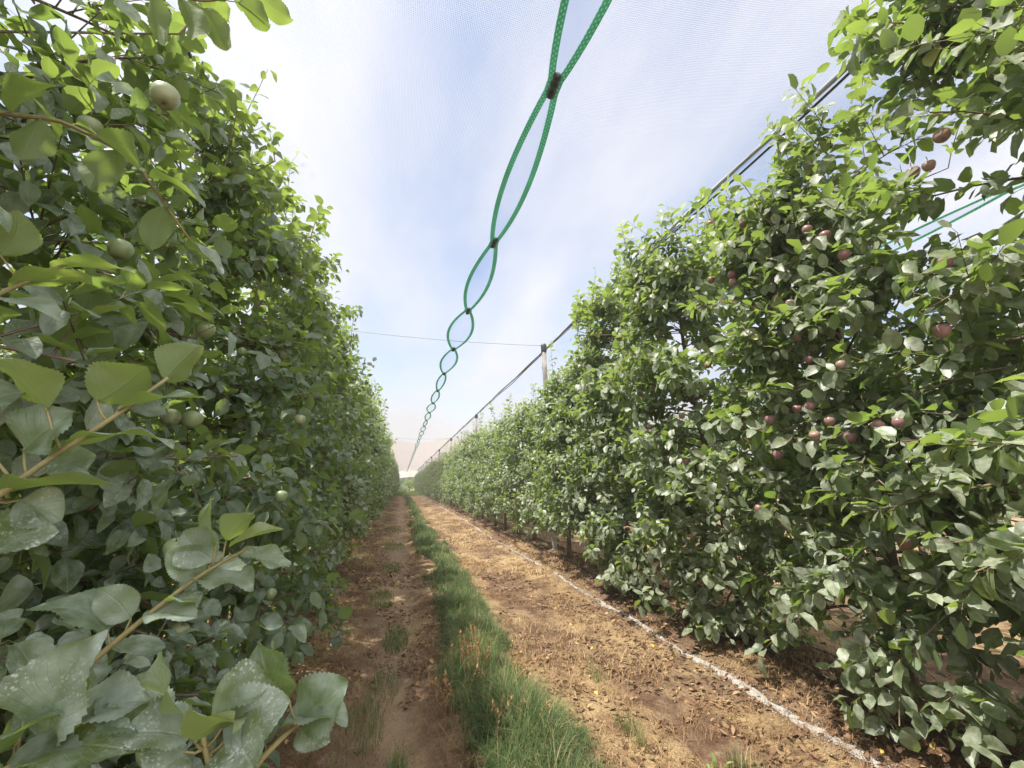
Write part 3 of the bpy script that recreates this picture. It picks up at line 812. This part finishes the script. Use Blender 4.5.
# the green strip in the middle of the alley, in tussocks
def strip(n, y0, y1, wblade, lmin, lmax, seed, pw=1.0):
    r = np.random.RandomState(seed)
    nt_ = n//22
    ty = y0+(y1-y0)*r.rand(nt_)**pw
    c, w = grass_edge(ty)
    off = np.clip(r.normal(0, .52, nt_), -1.15, 1.15)
    tx = c+off*w
    dens = vnoise(tx*2.2, ty*1.3, 41)
    ok = dens > .30
    tx, ty = tx[ok], ty[ok]; nt_ = len(tx)
    tl = r.uniform(lmin, lmax, nt_)*(0.30+1.15*vnoise(tx*2.8, ty*1.9, 43))*(1-.35*np.abs(off[ok]))
    hue = np.clip(.05+.65*vnoise(tx*1.9, ty*1.3, 45)+r.normal(0, .16, nt_), 0, .86)
    hue = np.where(r.rand(nt_) < .06, .95, hue)
    k = 22
    X = np.repeat(tx, k)+r.normal(0, .022, nt_*k); Y = np.repeat(ty, k)+r.normal(0, .022, nt_*k)
    P = np.stack((X, Y, zg(X, Y)-.005), 1)
    L_ = np.repeat(tl, k)*r.uniform(.35, 1.2, nt_*k)
    rn = np.clip(np.repeat(hue, k)+r.normal(0, .10, nt_*k), 0, .97)
    dry = r.rand(nt_*k) < .09; rn[dry] = r.uniform(.93, 1, dry.sum())
    return blades(P, L_, r.uniform(.7, 1.3, nt_*k)*wblade, r.uniform(0, 2*math.pi, nt_*k), r.uniform(.25, 1.25, nt_*k), rn, 4)
def cat_arr(*a):
    V = []; F = []; S = []; I = []; n = 0
    for v, f, s, i in a: V.append(v); F.append(f+n); S.append(s); I.append(i); n += len(v)
    return np.concatenate(V), np.concatenate(F), np.concatenate(S), np.concatenate(I)
ga = strip(62000, 1.0, 5.2, .0034, .09, .27, 1)
gb = strip(46000, 5.2, 18, .006, .10, .28, 2, 1.25)
gc = strip(24000, 18, 60, .014, .12, .28, 3, 1.15)
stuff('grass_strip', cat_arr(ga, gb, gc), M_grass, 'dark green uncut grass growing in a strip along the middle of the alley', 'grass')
# sparse grass on the left wheel track
def patch_grass(cx, cy, rad, n, r, l0=.05, l1=.14, w=.003):
    a = r.rand(n)*6.283; d = rad*np.sqrt(r.rand(n))
    X = cx+d*np.cos(a)*.6; Y = cy+d*np.sin(a)*1.5
    return blades(np.stack((X, Y, zg(X, Y)-.004), 1), r.uniform(l0, l1, n), np.full(n, w), r.rand(n)*6.283, r.uniform(.2, .95, n), np.clip(r.normal(.6, .2, n), 0, 1), 3)
pp = [patch_grass(x, y, rd, n, rs) for x, y, rd, n in ((-.14, 3.1, .22, 260), (-.05, 3.6, .18, 160), (-.2, 2.5, .14, 90), (.02, 4.6, .2, 420), (-.16, 6, .25, 420), (-.1, 8.2, .3, 420), (-.05, 2.05, .07, 120), (1.35, 2.6, .1, 90), (1.75, 2.15, .10, 120), (1.5, 3.4, .10, 60), (-.1, 11, .4, 500), (-.15, 15, .5, 500), (1.95, 1.9, .08, 60), (.06, 2.6, .08, 140))]
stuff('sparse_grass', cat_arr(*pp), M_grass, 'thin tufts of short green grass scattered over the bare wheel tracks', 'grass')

# dead brown stubble and straw
def dead(n, y0, y1, x0, x1, l0, l1, w, seed, pw=1.5, thr=.42):
    r = np.random.RandomState(seed)
    Y = y0+(y1-y0)*r.rand(n)**pw; X = r.uniform(x0, x1, n)
    ok = (vnoise(X*2.3, Y*1.7, 51)*.6+vnoise(X*6, Y*5, 52)*.4) > thr
    c, w_ = grass_edge(Y); ok &= (np.abs(X-c) > w_*.9)
    ok &= r.rand(n) < np.clip(np.minimum(np.abs(X-.06)*4, 1), .15, 1)
    X, Y = X[ok], Y[ok]; n = len(X)
    rn = np.clip(.25+.6*vnoise(X*1.5, Y*1.1, 54)+r.normal(0, .15, n), 0, 1)
    return blades(np.stack((X, Y, zg(X, Y)-.003), 1), r.uniform(l0, l1, n), r.uniform(.6, 1.3, n)*w, r.rand(n)*6.283, r.uniform(.75, 1.25, n), rn, 3, .5)
stuff('dry_grass', cat_arr(dead(60000, .9, 7, -1.5, 3.9, .025, .10, .0026, 11), dead(36000, 7, 34, -1.5, 4.0, .04, .12, .008, 12, 1.4)), M_straw, 'dead brown grass and straw matted on the soil beside the rows', 'dry grass')

# fallen leaves and crumbs
def litter(n, y0, y1, seed, lmin, lmax, pw=1.5):
    r = np.random.RandomState(seed)
    Y = y0+(y1-y0)*r.rand(n)**pw; X = r.uniform(-1.6, 4.2, n)
    d = .55*vnoise(X*1.9, Y*1.3, 61)+.45*vnoise(X*7, Y*6, 62)
    bed = np.exp(-((X-2.7)/.9)**2)*.22+np.exp(-((X+.9)/.5)**2)*.18
    ok = d+bed > .52
    c, w_ = grass_edge(Y); ok &= np.abs(X-c) > w_*.9
    X, Y = X[ok], Y[ok]; n = len(X)
    az = r.rand(n)*6.283; tilt = r.normal(0, .35, n)
    D = np.stack((np.cos(az)*np.cos(tilt), np.sin(az)*np.cos(tilt), np.sin(tilt)), 1)
    L = r.uniform(lmin, lmax, n); W = L*r.uniform(.3, .6, n)
    rn = np.clip(r.beta(1.6, 1.8, n), 0, .94); rn[r.rand(n) < .008] = 1.0
    P = np.stack((X, Y, zg(X, Y)+r.uniform(.003, .016, n)), 1)
    return leaf_cloud(P, D, np.array((0, 0, 1.0))+r.normal(0, .5, (n, 3)), L, W, rn, False, r)
stuff('leaf_litter', cat_arr(litter(30000, .9, 7, 21, .012, .062), litter(12000, 7, 26, 22, .03, .07)), M_litter, 'dry curled brown leaves littering the soil beneath the trees', 'leaf litter')

# white lime line along the right bed
r = np.random.RandomState(9)
ly = np.concatenate((np.arange(.9, 9, .014), np.arange(9, 40, .12), np.arange(40, 92, .5)))
lx = 2.42+.10*(vnoise(ly*.45, ly*0, 71)-.5)+.05*(vnoise(ly*1.6, ly*0+3, 72)-.5)-.05*np.exp(-((ly-4.3)/1.0)**2)
wl = (.043-.012*np.clip((ly-5)/8, 0, 1))*(.10+1.1*vnoise(ly*2.4, ly*0+5, 73)**1.0)+.026*(vnoise(ly*14, ly*0+9, 74)-.5)+.020*(vnoise(ly*37, ly*0+2, 79)-.5)
gap = vnoise(ly*1.1, ly*0+1, 75)*.6+vnoise(ly*4, ly*0+8, 76)*.4
wl = np.where(gap < .44, wl*.08, wl)
us = np.linspace(-1, 1, 7)
LX = lx[:, None]+us[None]*np.maximum(wl, .004)[:, None]*(1+.9*(vnoise(ly[:, None]*24+us*5, us[None]*4+ly[:, None]*0, 77)-.5))+.022*(vnoise(ly*9, ly*0+6, 80)-.5)[:, None]
LY = np.repeat(ly[:, None], 7, 1)
dome = (1-us[None]**2)*.012*(.4+vnoise(LX*40, LY*25, 78))
LZ = zg(LX, LY)+.004+dome-(np.abs(us[None]) > .95)*.012
idx = np.arange(LX.size).reshape(LX.shape)
qv = np.stack((idx[:-1, :-1], idx[:-1, 1:], idx[1:, 1:], idx[1:, :-1]), -1).reshape(-1, 4)
Vl = np.stack((LX, LY, LZ), -1).reshape(-1, 3); Il = np.tile((.5, 0, 0, 1.0), (len(Vl), 1))
n = 7000
cy = .9+13*r.rand(n)**1.5; cx = np.interp(cy, ly, lx)+r.normal(0, .026, n)*np.where(r.rand(n) < .25, 2.6, 1)
cz = zg(cx, cy)+.004; sz = r.uniform(.0022, .0075, n)
oct_ = np.array([(1, 0, 0), (-1, 0, 0), (0, 1, 0), (0, -1, 0), (0, 0, 1), (0, 0, -1)], float)
Vc = (np.stack((cx, cy, cz), 1)[:, None]+oct_[None]*sz[:, None, None]*r.uniform(.6, 1.3, (n, 6, 1))).reshape(-1, 3)
fo = np.array([(0, 2, 4), (2, 1, 4), (1, 3, 4), (3, 0, 4), (2, 0, 5), (1, 2, 5), (3, 1, 5), (0, 3, 5)]).ravel()
Fc = (fo[None]+(np.arange(n)*6)[:, None]).ravel()
stuff('lime_line', cat_arr((Vl, qv.ravel(), np.full(len(qv), 4), Il), (Vc, Fc, np.full(n*8, 3), np.tile((.5, 0, 0, 1.0), (len(Vc), 1)))), M_lime, 'broken white line of powdery lime along the foot of the right row', 'lime')

# drip hoses on the right bed
for k, (hx, w_, lab) in enumerate(((2.80, .02, 'thin black drip hose lying on the soil in front of the right row trunks'), (3.22, .03, 'thin black drip hose lying on the soil behind the right row trunks'))):
    hy = np.concatenate((np.arange(.6, 12, .1), np.arange(12, 90, 1.0)))
    px = hx+w_*np.sin(hy*.9+k)+.04*(vnoise(hy*.6, hy*0+k, 81)-.5)
    g = Geo(); g.tube(np.stack((px, hy, zg(px, hy)+.010+.02*vnoise(hy*.8, hy*0+k, 83)), 1), .009, 8)
    tag(g.build('drip_hose', M_hose), lab, 'hose')

# dry seed stalks standing in the grass
def seed_plant(x, y, n, h, seed, label):
    r = np.random.RandomState(seed)
    t = empty('seed_stalk', (x, y, float(zg(x, y))))
    for k in range(n):
        g = Geo()
        d = np.array((r.normal(0, .22), r.normal(0, .22), 1)); p0 = np.array((r.normal(0, .05), r.normal(0, .05), 0)); hh = h*r.uniform(.65, 1.1)
        q = np.linspace(0, 1, 5)[:, None]
        pts = p0+d*hh*q*(1, 1, 1)+np.array((r.normal(0, .05), r.normal(0, .05), -.02))*q**2
        g.tube(pts, np.linspace(.0018, .0008, 5), 4, info=(r.rand(), 0, 0, 1))
        for s in range(26):
            f = r.uniform(.55, 1.02); p = pts[0]+(pts[-1]-pts[0])*f
            o = unit(r.normal(0, 1, 3)+np.array((0, 0, .6)))*r.uniform(.012, .035)
            sd = unit(np.cross(o, (.3, .5, .7)))*.006
            g.add([p, p+o*.5+sd, p+o, p+o*.5-sd], [(0, 1, 2, 3)], (r.rand(), 0, 0, 1))
        g.build('stalk', M_seed, t)
    tag(t, label, 'dry weed', 'dry seed stalks in the grass strip')
seed_plant(.56, 3.35, 13, .36, 1, 'tallest clump of dry reddish seed stalks in the grass strip')
seed_plant(.40, 3.00, 8, .27, 2, 'dry seed stalks at the left edge of the grass strip before the tallest clump')
seed_plant(.80, 3.15, 8, .26, 3, 'dry seed stalks at the right edge of the grass strip beside the tallest clump')
seed_plant(.62, 2.55, 6, .22, 4, 'short dry seed stalks nearest the camera in the grass strip')

# small pale weeds on the wheel track
def weed(x, y, n, h, seed, label):
    r = np.random.RandomState(seed)
    t = empty('weed', (x, y, float(zg(x, y))))
    g = Geo(); A = []; Dv = []
    for k in range(n):
        az = k*2.4+r.uniform(-.3, .3); d = np.array((math.cos(az)*.7, math.sin(az)*.7, 1.0)); L = h*r.uniform(.5, 1)
        pts = np.stack((np.zeros(3), d*L*.5, d*L+np.array((0, 0, -.01))))
        g.tube(pts, (.0016, .0013, .001), 4, info=(.4, 0, 0, 1))
        for f in (.5, .75, 1.0): A.append(pts[0]+(pts[2]-pts[0])*f); Dv.append(d+r.normal(0, .5, 3))
    A = np.array(A); Dv = np.array(Dv); m = len(A)
    L = r.uniform(.03, .05, m)
    V, F, S, I = leaf_cloud(A, Dv, np.array((0, 0, 1.0))+r.normal(0, .3, (m, 3)), L, L*.45, r.rand(m), False, r)
    g.build('stem', M_weed, t)
    link('foliage', raw_mesh('foliage', V, F, S, M_weed, True, I), t)
    tag(t, label, 'weed')
weed(-.17, 2.18, 7, .12, 4, 'small pale green weed alone on the left wheel track')
weed(1.62, 2.22, 5, .07, 5, 'tiny green weed on the brown soil right of the grass strip')
weed(2.62, 4.75, 6, .22, 6, 'young green sucker plant standing in front of the right row trunks')

# ------------------------------------------------------------------ posts, cables
POST_Y = [8.7, 18.8, 29, 39, 49, 59, 69, 79, 89]
PO = ['nearest', 'second', 'third', 'fourth', 'fifth', 'sixth', 'seventh', 'eighth', 'farthest']
def post_mesh():
    g = Geo(); w = .047; c = .010
    ring = [(-w+c, -w), (w-c, -w), (w, -w+c), (w, w-c), (w-c, w), (-w+c, w), (-w, w-c), (-w, -w+c)]
    V = []; zs = [-.2, .6, 1.6, 2.6, 3.6, 4.34]
    for z in zs:
        s = 1-.10*(z/4.3)
        V += [(x*s, y*s, z) for x, y in ring]
    F = [(i*8+j, i*8+(j+1) % 8, (i+1)*8+(j+1) % 8, (i+1)*8+j) for i in range(len(zs)-1) for j in range(8)]
    F.append(tuple(range((len(zs)-1)*8, len(zs)*8)))
    g.add(V, F)
    return g.mesh('shaft', M_concrete, False)
def cap_mesh():
    g = Geo()
    k = 10; prof = [(.060, 4.25), (.066, 4.27), (.066, 4.40), (.05, 4.44), (.0, 4.45)]
    V = [(rr*math.cos(2*math.pi*j/k), rr*math.sin(2*math.pi*j/k), z) for rr, z in prof for j in range(k)]
    F = [(i*k+j, i*k+(j+1) % k, (i+1)*k+(j+1) % k, (i+1)*k+j) for i in range(len(prof)-1) for j in range(k)]
    g.add(V, F)
    return g.mesh('cap', M_black)
me_post, me_cap = post_mesh(), cap_mesh()
for i, y in enumerate(POST_Y):
    t = empty('concrete_post', (XR, y, float(zg(XR, y))-.12))
    t.rotation_euler = (0, R(-2.0) if i == 0 else R(.5*math.sin(i*3)), .1*math.sin(i))
    link('shaft', me_post, t); link('cap', me_cap, t)
    tag(t, '%s concrete post with a black cap in the right row, rising above the crowns' % PO[i], 'post', 'concrete posts of the right row')
for i, y in enumerate(POST_Y[:1]):
    t = empty('concrete_post', (XL-.1, y, float(zg(XL-.1, y))-.12)); link('shaft', me_post, t); link('cap', me_cap, t)
    tag(t, 'grey post with a black cap among the crowns of the left row', 'post')

def span(x, z, amp, off=0.0, y0=-8.0, y1=ROW_END):
    ys = np.arange(y0, y1+.01, .5)
    ph = ((ys-8.7) % 10.1)/10.1
    return np.stack((np.full_like(ys, x)+.02*np.sin(ys*.7+off), ys, z-amp*4*ph*(1-ph)+.012*np.sin(ys*1.9+off)), 1)
def cable(x, who, zo=0.0):
    g = Geo(); g.tube(span(x, Z_RIDGE-.01+zo, .05, 0), .011, 7); g.tube(span(x+.012, Z_RIDGE+.016+zo, .04, 2), .007, 6)
    tag(g.build('ridge_cable', M_black), 'twin black cable running along the post tops above the %s row' % who, 'cable')
    g = Geo(); P = span(x-.03, Z_RIDGE+.005+zo, .03, 1); g.tube(P, .017+.006*vnoise(P[:, 1]*2, P[:, 1]*0, 5), 8)
    tag(g.build('net_roll', M_roll), 'grey gathered net hem lying along the black cable above the %s row' % who, 'net')
cable(XR, 'right'); cable(XL-.25, 'left', -.1)
# cross wire at the first posts
g = Geo(); q = np.linspace(0, 1, 30)
g.tube(np.stack((XR+(XL-.1-XR)*q, np.full(30, 8.7), Z_RIDGE-.02-.06*4*q*(1-q)), 1), .0075, 6)
tag(g.build('cross_wire', M_cable), 'thin steel wire crossing the alley from the nearest post under the net', 'wire')
for yy, nm in ((29, 'second'), (49, 'third')):
    g = Geo(); g.tube(np.stack((XR+(XL-.1-XR)*q, np.full(30, float(yy)), Z_RIDGE-.02-.1*4*q*(1-q)), 1), .012, 5)
    tag(g.build('cross_wire', M_cable), '%s wire crossing the alley, farther off under the net' % nm, 'wire')
# loose end dangling from the cable near the post
g = Geo(); y = 9.15
g.tube([(XR-.03, y, 4.44), (XR-.035, y, 4.22), (XR-.03, y+.01, 4.10)], .004, 6)
g.tube([(XR-.03, y+.01, 4.10), (XR-.02, y, 4.05), (XR-.03, y, 3.99), (XR-.045, y, 4.03), (XR-.035, y, 4.09)], .010, 6)
tag(g.build('dangling_wire', M_black), 'short loose wire end with a hook dangling from the cable by the nearest post', 'wire')

# ------------------------------------------------------------------ hail net: sheets meet over each alley in a green selvedge laced by black clips
CLIP_Y = [0.3+2.0*k-.06 for k in range(-1, 48)]
def gapw(y):
    ph = ((y-CLIP_Y[0]) % 2.0)/2.0
    k = np.floor((y-CLIP_Y[0])/2.0)
    amp = .095+.03*np.sin(k*1.7+.5)+.065*np.exp(-((y-7)/3.5)**2)-.03*np.clip((y-14)/20, 0, 1)
    return amp*np.sin(np.pi*ph)**.8+.015
def net_sheet(xv, xr, label, end=ROW_END, band=True, step=.1):
    """from the valley selvedge at xv to the ridge at xr"""
    sgn = 1 if xr > xv else -1
    ys = np.concatenate((np.arange(-6, 24, step), np.arange(24, end+.5, .25)))
    us = np.linspace(0, 1, 15)
    ex = xv+sgn*gapw(ys)
    U, Y = np.meshgrid(us, ys, indexing='ij')
    X = ex[None]+(xr-ex)[None]*U
    ph = ((Y-8.7) % 10.1)/10.1
    Z = Z_VAL+(Z_RIDGE+.03-Z_VAL)*U**1.25+.03*np.sin(Y*2.1+U*5)*U*(1-U)*2-.04*4*ph*(1-ph)*U+.02*(vnoise(Y*.5+U*3, U*4, 12)-.5)
    V = np.stack((X, Y, Z), -1).reshape(-1, 3)
    idx = np.arange(U.size).reshape(U.shape)
    q = np.stack((idx[:-1, :-1], idx[1:, :-1], idx[1:, 1:], idx[:-1, 1:]), -1).reshape(-1, 4)
    me = raw_mesh('hail_net', V, q.ravel(), np.full(len(q), 4), M_net)
    o = link('hail_net', me)
    tag(o, label, 'net', 'hail net sheets over the orchard')
    if band:
        g = Geo(); P = np.stack((ex, ys, np.full_like(ys, Z_VAL)+.01*np.sin(ys*1.3+sgn)), 1)
        g.tube(P, .024, 10, flat=.30)
        g.build('selvedge', M_band, o)
    return o
net_sheet(XV, XR-.02, 'fine white hail net sheet from the near green selvedge across to the right row')
net_sheet(XV, XL-.25, 'fine white hail net sheet from the near green selvedge across to the left row')
XV2 = XV+PITCHROW
net_sheet(XV2, XR+.04, 'white hail net sheet just behind the right row, glimpsed through its leaves', 60)
net_sheet(XV2, XR+PITCHROW, 'fine white hail net sheet farthest right, above the next row', 60)
net_sheet(XV-PITCHROW, XL-.31, 'fine white hail net sheet just behind the left row, glimpsed through its leaves', 60, True)

CO = ['nearest', 'second', 'third', 'fourth', 'fifth', 'sixth', 'seventh', 'eighth', 'ninth', 'tenth']
def clip_mesh():
    g = Geo()
    g.box((-.022, -.065, -.017), (.022, .065, .017))
    for s in (-1, 1):
        for k in range(5): g.box((-.0255, -.052+k*.022, -.0205), (.0255, -.040+k*.022, .0205))
    g2 = Geo(); g2.V = g.V[:6]; 
    me = g.mesh('net_clip', M_black, False)
    return me
def clip_mesh2():
    g = Geo()
    ysx = [-.070, -.062, -.045, -.040, -.022, -.017, .0, .005, .022, .027, .045, .062, .070]
    wx = [.016, .026, .027, .022, .022, .027, .027, .022, .022, .027, .027, .026, .016]
    k = 10
    V = []
    for y, w in zip(ysx, wx):
        for j in range(k):
            a = 2*math.pi*j/k; c, s = math.cos(a), math.sin(a)
            f = (abs(c)**4+abs(s)**4)**-.25
            V.append((w*c*f*.92, y, w*s*f*.72))
    F = [(i*k+j, (i+1)*k+j, (i+1)*k+(j+1) % k, i*k+(j+1) % k) for i in range(len(ysx)-1) for j in range(k)]
    F += [tuple(range(k)), tuple(range((len(ysx)-1)*k+k-1, (len(ysx)-1)*k-1, -1))]
    g.add(V, F)
    return g.mesh('net_clip', M_black, False)
me_clip = clip_mesh2()
vis = [y for y in CLIP_Y if y > 1.5]
for i, y in enumerate(vis):
    o = link('net_clip', me_clip); o.location = (XV, y, Z_VAL-.006); o.scale = (1.12, 1.3, 1.3)
    o.rotation_euler = (.03*math.sin(i*2), .1*math.sin(i*5), .08*math.sin(i*3))
    lab = '%s black plastic clip from the camera lacing the two green selvedges overhead' % CO[i] if i < 10 else 'tiny distant black clip on the green selvedges, past the tenth clip'
    tag(o, lab, 'clip', 'black clips lacing the green net edges')

# beige end curtain
ys = np.linspace(0, 1, 9); xs = np.linspace(-40, 60, 120)
A, B = np.meshgrid(xs, ys, indexing='ij')
Vc = np.stack((A, ROW_END+1.2+B*3+.3*np.sin(A*1.1), 2.9+.15*np.sin(A*.9)+(4.35-2.9+.25*np.sin(A*1.43))*(1-B)), -1).reshape(-1, 3)
idx = np.arange(A.size).reshape(A.shape)
q = np.stack((idx[:-1, :-1], idx[1:, :-1], idx[1:, 1:], idx[:-1, 1:]), -1).reshape(-1, 4)
tag(link('end_curtain', raw_mesh('end_curtain', Vc, q.ravel(), np.full(len(q), 4), M_curtain)), 'beige net curtain gathered up along the far end of the rows', 'net')

# ------------------------------------------------------------------ shrubs at the end of the alley
def shrub(name, x, y, w, h, n, ls, mat, seed, label, cat):
    r = np.random.RandomState(seed)
    t = empty(name, (x, y, float(zg(x, y))))
    g = Geo()
    C = []
    for k in range(12):
        az = r.rand()*6.283; rr = w*.38*math.sqrt(r.rand()); e = np.array((math.cos(az)*rr, math.sin(az)*rr, h*r.uniform(.35, .85)))
        g.tube(np.stack((np.array((0, 0, -.05)), e*np.array((.4, .4, .5)), e)), (.05*h/3+.01, .03*h/3+.006, .008), 5)
        C.append((e, w*r.uniform(.14, .26)))
    P = []
    for k in range(n):
        c, s = C[r.randint(len(C))]
        P.append(c+r.normal(0, 1, 3)*s*np.array((.7, .7, .6)))
    P = np.array(P); P[:, 2] = np.clip(P[:, 2], .05, h*1.05)
    D = unit(P-np.array((0, 0, h*.4))+r.normal(0, .6, P.shape)); L = r.uniform(.6, 1.2, n)*ls
    V, F, S, I = leaf_cloud(P, D, np.array((0, 0, 1.0))+r.normal(0, .5, (n, 3)), L, L*.6, r.rand(n), False, r)
    g.build('trunk', M_bark, t); link('crown', raw_mesh('crown', V, F, S, mat, True, I), t)
    tag(t, label, cat)
shrub('dark_tree', 1.0, 118, 4.0, 4.6, 2600, .34, M_dark_bush, 1, 'dark rounded tree standing beyond the end of the alley', 'tree')
shrub('shrub', 1.7, 104, 3.2, 2.5, 2200, .25, M_bush, 2, 'bright yellow green bush at the far end of the alley', 'bush')
shrub('shrub', .2, 100, 2.2, 1.3, 1500, .18, M_pale_bush, 3, 'low pale grey green bush left of the yellow green bush beyond the alley', 'bush')

# tall dry yellow grass at the far end
r = np.random.RandomState(8)
n = 9000; X = r.uniform(-1.2, 3.2, n); Y = r.uniform(58, 98, n)
stuff('far_grass', blades(np.stack((X, Y, zg(X, Y)), 1), r.uniform(.1, .34, n), np.full(n, .03), r.rand(n)*6.28, r.uniform(.2, .8, n), r.uniform(.75, 1, n), 2), M_weed, 'yellow green grass closing the far end of the alley', 'grass')

# ------------------------------------------------------------------ light
SUN_EL = R(65); SUN_DIR = np.array((-1.0, -.10, 0)); SUN_DIR = SUN_DIR/np.linalg.norm(SUN_DIR)*math.cos(SUN_EL); SUN_DIR[2] = math.sin(SUN_EL)
sd = bpy.data.lights.new('sun', 'SUN'); sd.energy = 5.0; sd.angle = R(0.9); sd.color = (1.0, .95, .87)
so = bpy.data.objects.new('sun', sd); COL.objects.link(so); so.location = (-20, 0, 30)
so.rotation_euler = Vector(SUN_DIR).to_track_quat('Z', 'Y').to_euler()

w = bpy.data.worlds.new('World'); SC.world = w; w.use_nodes = True
nt = w.node_tree
for n_ in list(nt.nodes): nt.nodes.remove(n_)
wo = nt.nodes.new('ShaderNodeOutputWorld'); bg = nt.nodes.new('ShaderNodeBackground')
sky = nt.nodes.new('ShaderNodeTexSky'); sky.sky_type = 'NISHITA'; sky.sun_disc = False
sky.sun_elevation = SUN_EL; sky.sun_rotation = math.atan2(SUN_DIR[0], SUN_DIR[1]); sky.dust_density = 0.8; sky.air_density = 1.0
g_ = nt.nodes.new('ShaderNodeTexCoord')
sx = nt.nodes.new('ShaderNodeSeparateXYZ'); nt.links.new(g_.outputs['Generated'], sx.inputs[0])
zz = math_(nt, 'ADD', math_(nt, 'MAXIMUM', sx.outputs[2], 0.0), 0.22)
cmb = nt.nodes.new('ShaderNodeCombineXYZ')
nt.links.new(math_(nt, 'DIVIDE', sx.outputs[0], zz), cmb.inputs[0]); nt.links.new(math_(nt, 'DIVIDE', sx.outputs[1], zz), cmb.inputs[1])
mp_ = nt.nodes.new('ShaderNodeMapping'); mp_.inputs['Rotation'].default_value = (0, 0, .5); mp_.inputs['Scale'].default_value = (1.7, .75, 1); nt.links.new(cmb.outputs[0], mp_.inputs[0])
c1 = noise(nt, mp_.outputs[0], 1.15, 6, .5)
cl = ramp(nt, [(0.38, (0, 0, 0)), (0.68, (1, 1, 1))], c1).outputs[0]
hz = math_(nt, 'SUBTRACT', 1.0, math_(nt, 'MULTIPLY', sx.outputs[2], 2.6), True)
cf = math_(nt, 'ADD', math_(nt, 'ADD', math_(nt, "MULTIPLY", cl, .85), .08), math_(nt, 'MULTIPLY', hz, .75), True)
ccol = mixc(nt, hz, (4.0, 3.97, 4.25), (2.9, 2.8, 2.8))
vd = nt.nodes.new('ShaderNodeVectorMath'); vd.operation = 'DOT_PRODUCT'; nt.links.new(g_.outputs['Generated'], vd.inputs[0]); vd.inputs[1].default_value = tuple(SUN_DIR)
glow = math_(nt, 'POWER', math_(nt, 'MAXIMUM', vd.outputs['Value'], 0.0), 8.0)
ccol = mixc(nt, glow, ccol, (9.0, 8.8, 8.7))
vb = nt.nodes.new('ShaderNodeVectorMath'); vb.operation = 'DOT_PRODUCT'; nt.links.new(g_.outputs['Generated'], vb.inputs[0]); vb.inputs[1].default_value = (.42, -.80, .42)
back_fill = math_(nt, 'MULTIPLY', math_(nt, 'ADD', vb.outputs['Value'], -0.25), 2.2, True)  # unseen bright cloud behind the camera, added to lift the shaded foliage
ccol = mixc(nt, back_fill, ccol, (10.5, 10.4, 10.3))
colw = mixc(nt, math_(nt, 'ADD', math_(nt, 'ADD', cf, back_fill), glow, True), sky.outputs[0], ccol)
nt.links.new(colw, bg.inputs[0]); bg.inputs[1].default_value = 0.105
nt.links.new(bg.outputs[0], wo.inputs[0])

SC.view_settings.view_transform = 'Standard'
SC.view_settings.look = 'None'
SC.view_settings.exposure = 1.15
SC.view_settings.gamma = 1.0
SC.cycles.max_bounces = 8
SC.cycles.diffuse_bounces = 5
SC.cycles.transmission_bounces = 6
SC.cycles.transparent_max_bounces = 12
SC.cycles.use_denoising = True

# ------------------------------------------------------------------ the dusty summer air
g = Geo(); g.box((-60, -12, -2), (80, 125, 9))
hm, nt, out = new_mat('haze')
pv = nt.nodes.new('ShaderNodeVolumePrincipled'); pv.inputs['Color'].default_value = (.95, .95, .97, 1); pv.inputs['Density'].default_value = 0.003; pv.inputs['Anisotropy'].default_value = 0.3
nt.links.new(pv.outputs[0], out.inputs['Volume'])
tag(g.build('haze', hm, None, False), 'pale dusty haze in the summer air over the orchard', 'haze', kind='stuff')
